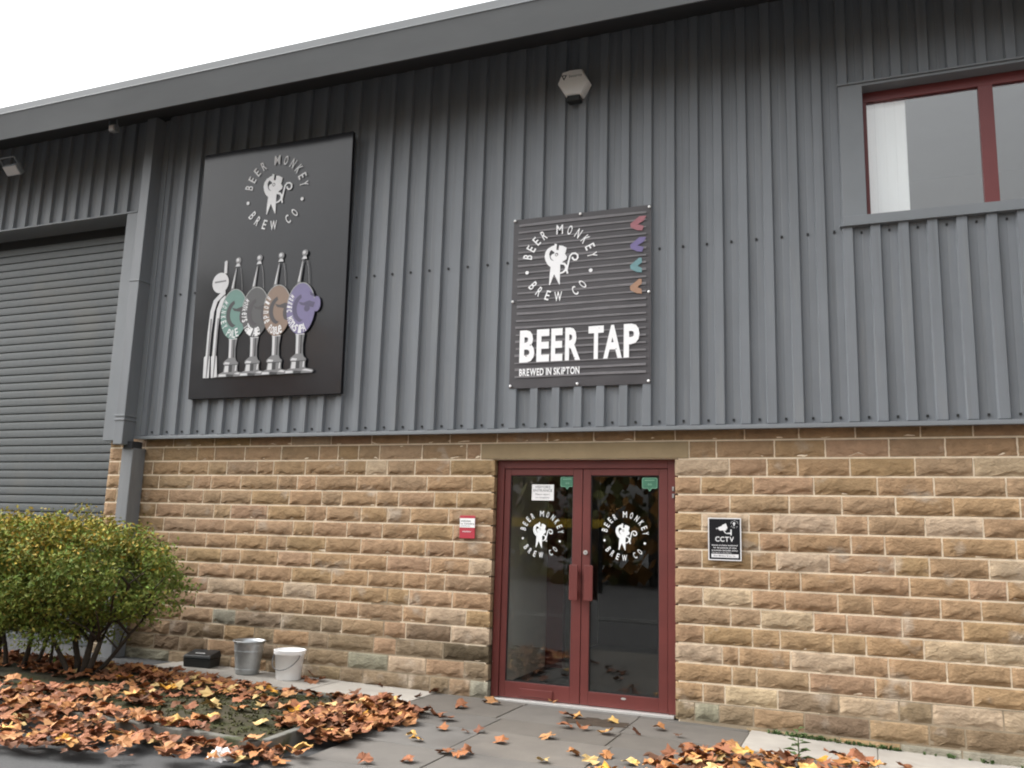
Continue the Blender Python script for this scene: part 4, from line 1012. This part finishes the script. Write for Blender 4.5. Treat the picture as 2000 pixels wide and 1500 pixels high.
# ================================================================== SHRUBS
def shrub(label, stems, ctr, rad, ncl, nlf, seed, top):
    e = empty('autumn_shrub', label, 'shrub', 'shrubs in the planting bed')
    r = random.Random(seed); cx, cy, cz = ctr; tips = []
    for (bx_, by_, lean, hh, rr) in stems:
        z0 = lz(bx_, by_); b = MB(); p = Vector((bx_, by_, z0-.03)); pts = [p.copy()]
        for k in range(5):
            p = p+Vector((lean[0]*hh/5+r.uniform(-.02,.02), lean[1]*hh/5+r.uniform(-.02,.02), hh/5)); pts.append(p.copy())
        b.tube(pts, [rr, rr*.9, rr*.75, rr*.6, rr*.45, rr*.25], 7)
        for q in range(6):
            s = pts[2+q % 4]; a = r.uniform(0,6.28); L = r.uniform(.3,.75)
            br = [s, s+Vector((cos(a)*L*.4, sin(a)*L*.3, L*.35)), s+Vector((cos(a)*L, sin(a)*L*.7, L*.55))]
            b.tube(br, [rr*.45, rr*.3, rr*.12], 5); tips.append(br[2])
        b.obj('stem', M['bark'], e, smooth=True)
    f = MB()
    for c in range(ncl):
        while True:
            u = Vector((r.uniform(-1,1), r.uniform(-1,1), r.uniform(-1,1)))
            if .35 < u.length < 1: break
        if r.random() < .65: u = u.normalized()*r.uniform(.8,1.02)
        lump = 1+.10*sin(u.x*5+seed)+.10*sin(u.z*6+u.x*4+seed*2)+.06*sin(u.y*9+u.z*7)
        if u.z < -.45 and r.random() < .3: continue
        p = Vector((cx+u.x*rad[0]*lump, cy+u.y*rad[1]*lump, cz+u.z*rad[2]*lump))
        hgt = (p.z-(cz-rad[2]))/(2*rad[2])
        tone = r.uniform(.75,1.25)
        for q in range(nlf):
            d = Vector((r.gauss(0,1), r.gauss(0,1), r.gauss(0,.8)))*.062
            w = p+d; s = r.uniform(.010,.020)
            n = Vector((r.uniform(-1,1), r.uniform(-1,.4), r.uniform(-.2,1))).normalized(); t = n.cross(Vector((r.uniform(-1,1),r.uniform(-1,1),r.uniform(-1,1)))).normalized(); v = n.cross(t)
            ay = (hgt-top)*2.2+.10*sin(p.x*5)+r.uniform(-.25,.25)
            if r.random() < ay: col = r.choice([(.34,.24,.032),(.31,.24,.035),(.28,.22,.034),(.30,.21,.032),(.22,.21,.036),(.20,.20,.036)])
            elif r.random() < .05: col = (.27,.25,.06)
            else: col = r.choice([(.115,.155,.024),(.13,.17,.027),(.09,.13,.024),(.17,.19,.033),(.14,.185,.033)])
            col = tuple(x*tone*r.uniform(.85,1.15) for x in col)
            f.poly([w-t*s*1.3, w+v*s*.6+n*s*.15, w+t*s*1.3, w-v*s*.6+n*s*.15], 0, col)
    f.obj('foliage', M['foliage'], e)
    return e
shrub('rounded green shrub turning yellow on top, nearest to the black bait box',
      [(-4.52,-1.42,(.10,.1),.75,.034),(-4.60,-1.40,(-.25,.05),.8,.030),(-4.46,-1.44,(.45,-.05),.8,.028),(-4.50,-1.36,(.9,.1),.65,.022),(-4.56,-1.5,(-.6,-.1),.75,.024)], (-4.79,-1.30,.94), (.94,.70,.53), 560, 70, 3, .60)
shrub('yellowing thin stemmed shrub at the left edge in front of the roller shutter',
      [(-5.15,-1.50,(.1,.1),.8,.024),(-5.25,-1.58,(-.3,0),.85,.022),(-5.05,-1.46,(.15,.2),.8,.018),(-5.5,-1.45,(-.2,.1),.8,.02),(-4.95,-1.40,(.05,.1),.8,.014),(-5.8,-1.5,(-.2,0),.9,.022)], (-5.75,-1.40,.89), (.95,.72,.50), 440, 70, 8, .46)

# ================================================================== ACROSS THE ROAD (seen only in the glass and the glossy sign)
b = MB(); r = random.Random(31)
pal = [(.14,.12,.04),(.20,.14,.04),(.38,.19,.04),(.42,.19,.04),(.30,.15,.04),(.12,.12,.04)]
x = -34
while x < 34:
    h = r.uniform(6,10.5); w = r.uniform(2.2,3.6); yy = -22+r.uniform(-2,2); base = r.choice(pal)
    b.tube([(x,yy,-.3),(x+r.uniform(-.2,.2),yy,h*.6)], [.22,.10], 6, 0)
    for _ in range(420):
        a, q, k = r.uniform(0,6.28), r.random()**.5, r.uniform(.02,1)
        ww = w*math.sqrt(max(.3 if k < .3 else .05, 1-abs(k-.45)**1.5*1.7))
        p = Vector((x+cos(a)*q*ww, yy+sin(a)*q*ww, k*h)); s = r.uniform(.14,.34)
        n = Vector((r.uniform(-1,1),r.uniform(-.2,1),r.uniform(-.3,1))).normalized(); t = n.cross(Vector((0,.3,1))).normalized(); v = n.cross(t); f = r.uniform(.6,1.4)
        b.poly([p-t*s, p-v*s, p+t*s, p+v*s], 0, tuple(c*f for c in base))
    x += r.uniform(2.0,3.4)
tag(b.obj('treeline', M['trees']), kind='stuff')
bar = empty('height_barrier', 'yellow steel barrier rail on posts across the road', 'barrier')
b = MB(); b.box(-16,-4.6,-15.05,-14.95,1.68,1.92); b.obj('rail', M['yellow'], bar)
for x in (-16,-12,-9.0,-4.7): boxo('post', M['rubber'], bar, x-.05, x+.05, -15.05, -14.95, -.3, 1.72)
mk = MB()
for ya in (-7.9,-8.3): mk.box(-16,14,ya,ya+.06,-.03,.012)
tag(mk.obj('road_marking', M['roadline']), kind='structure')
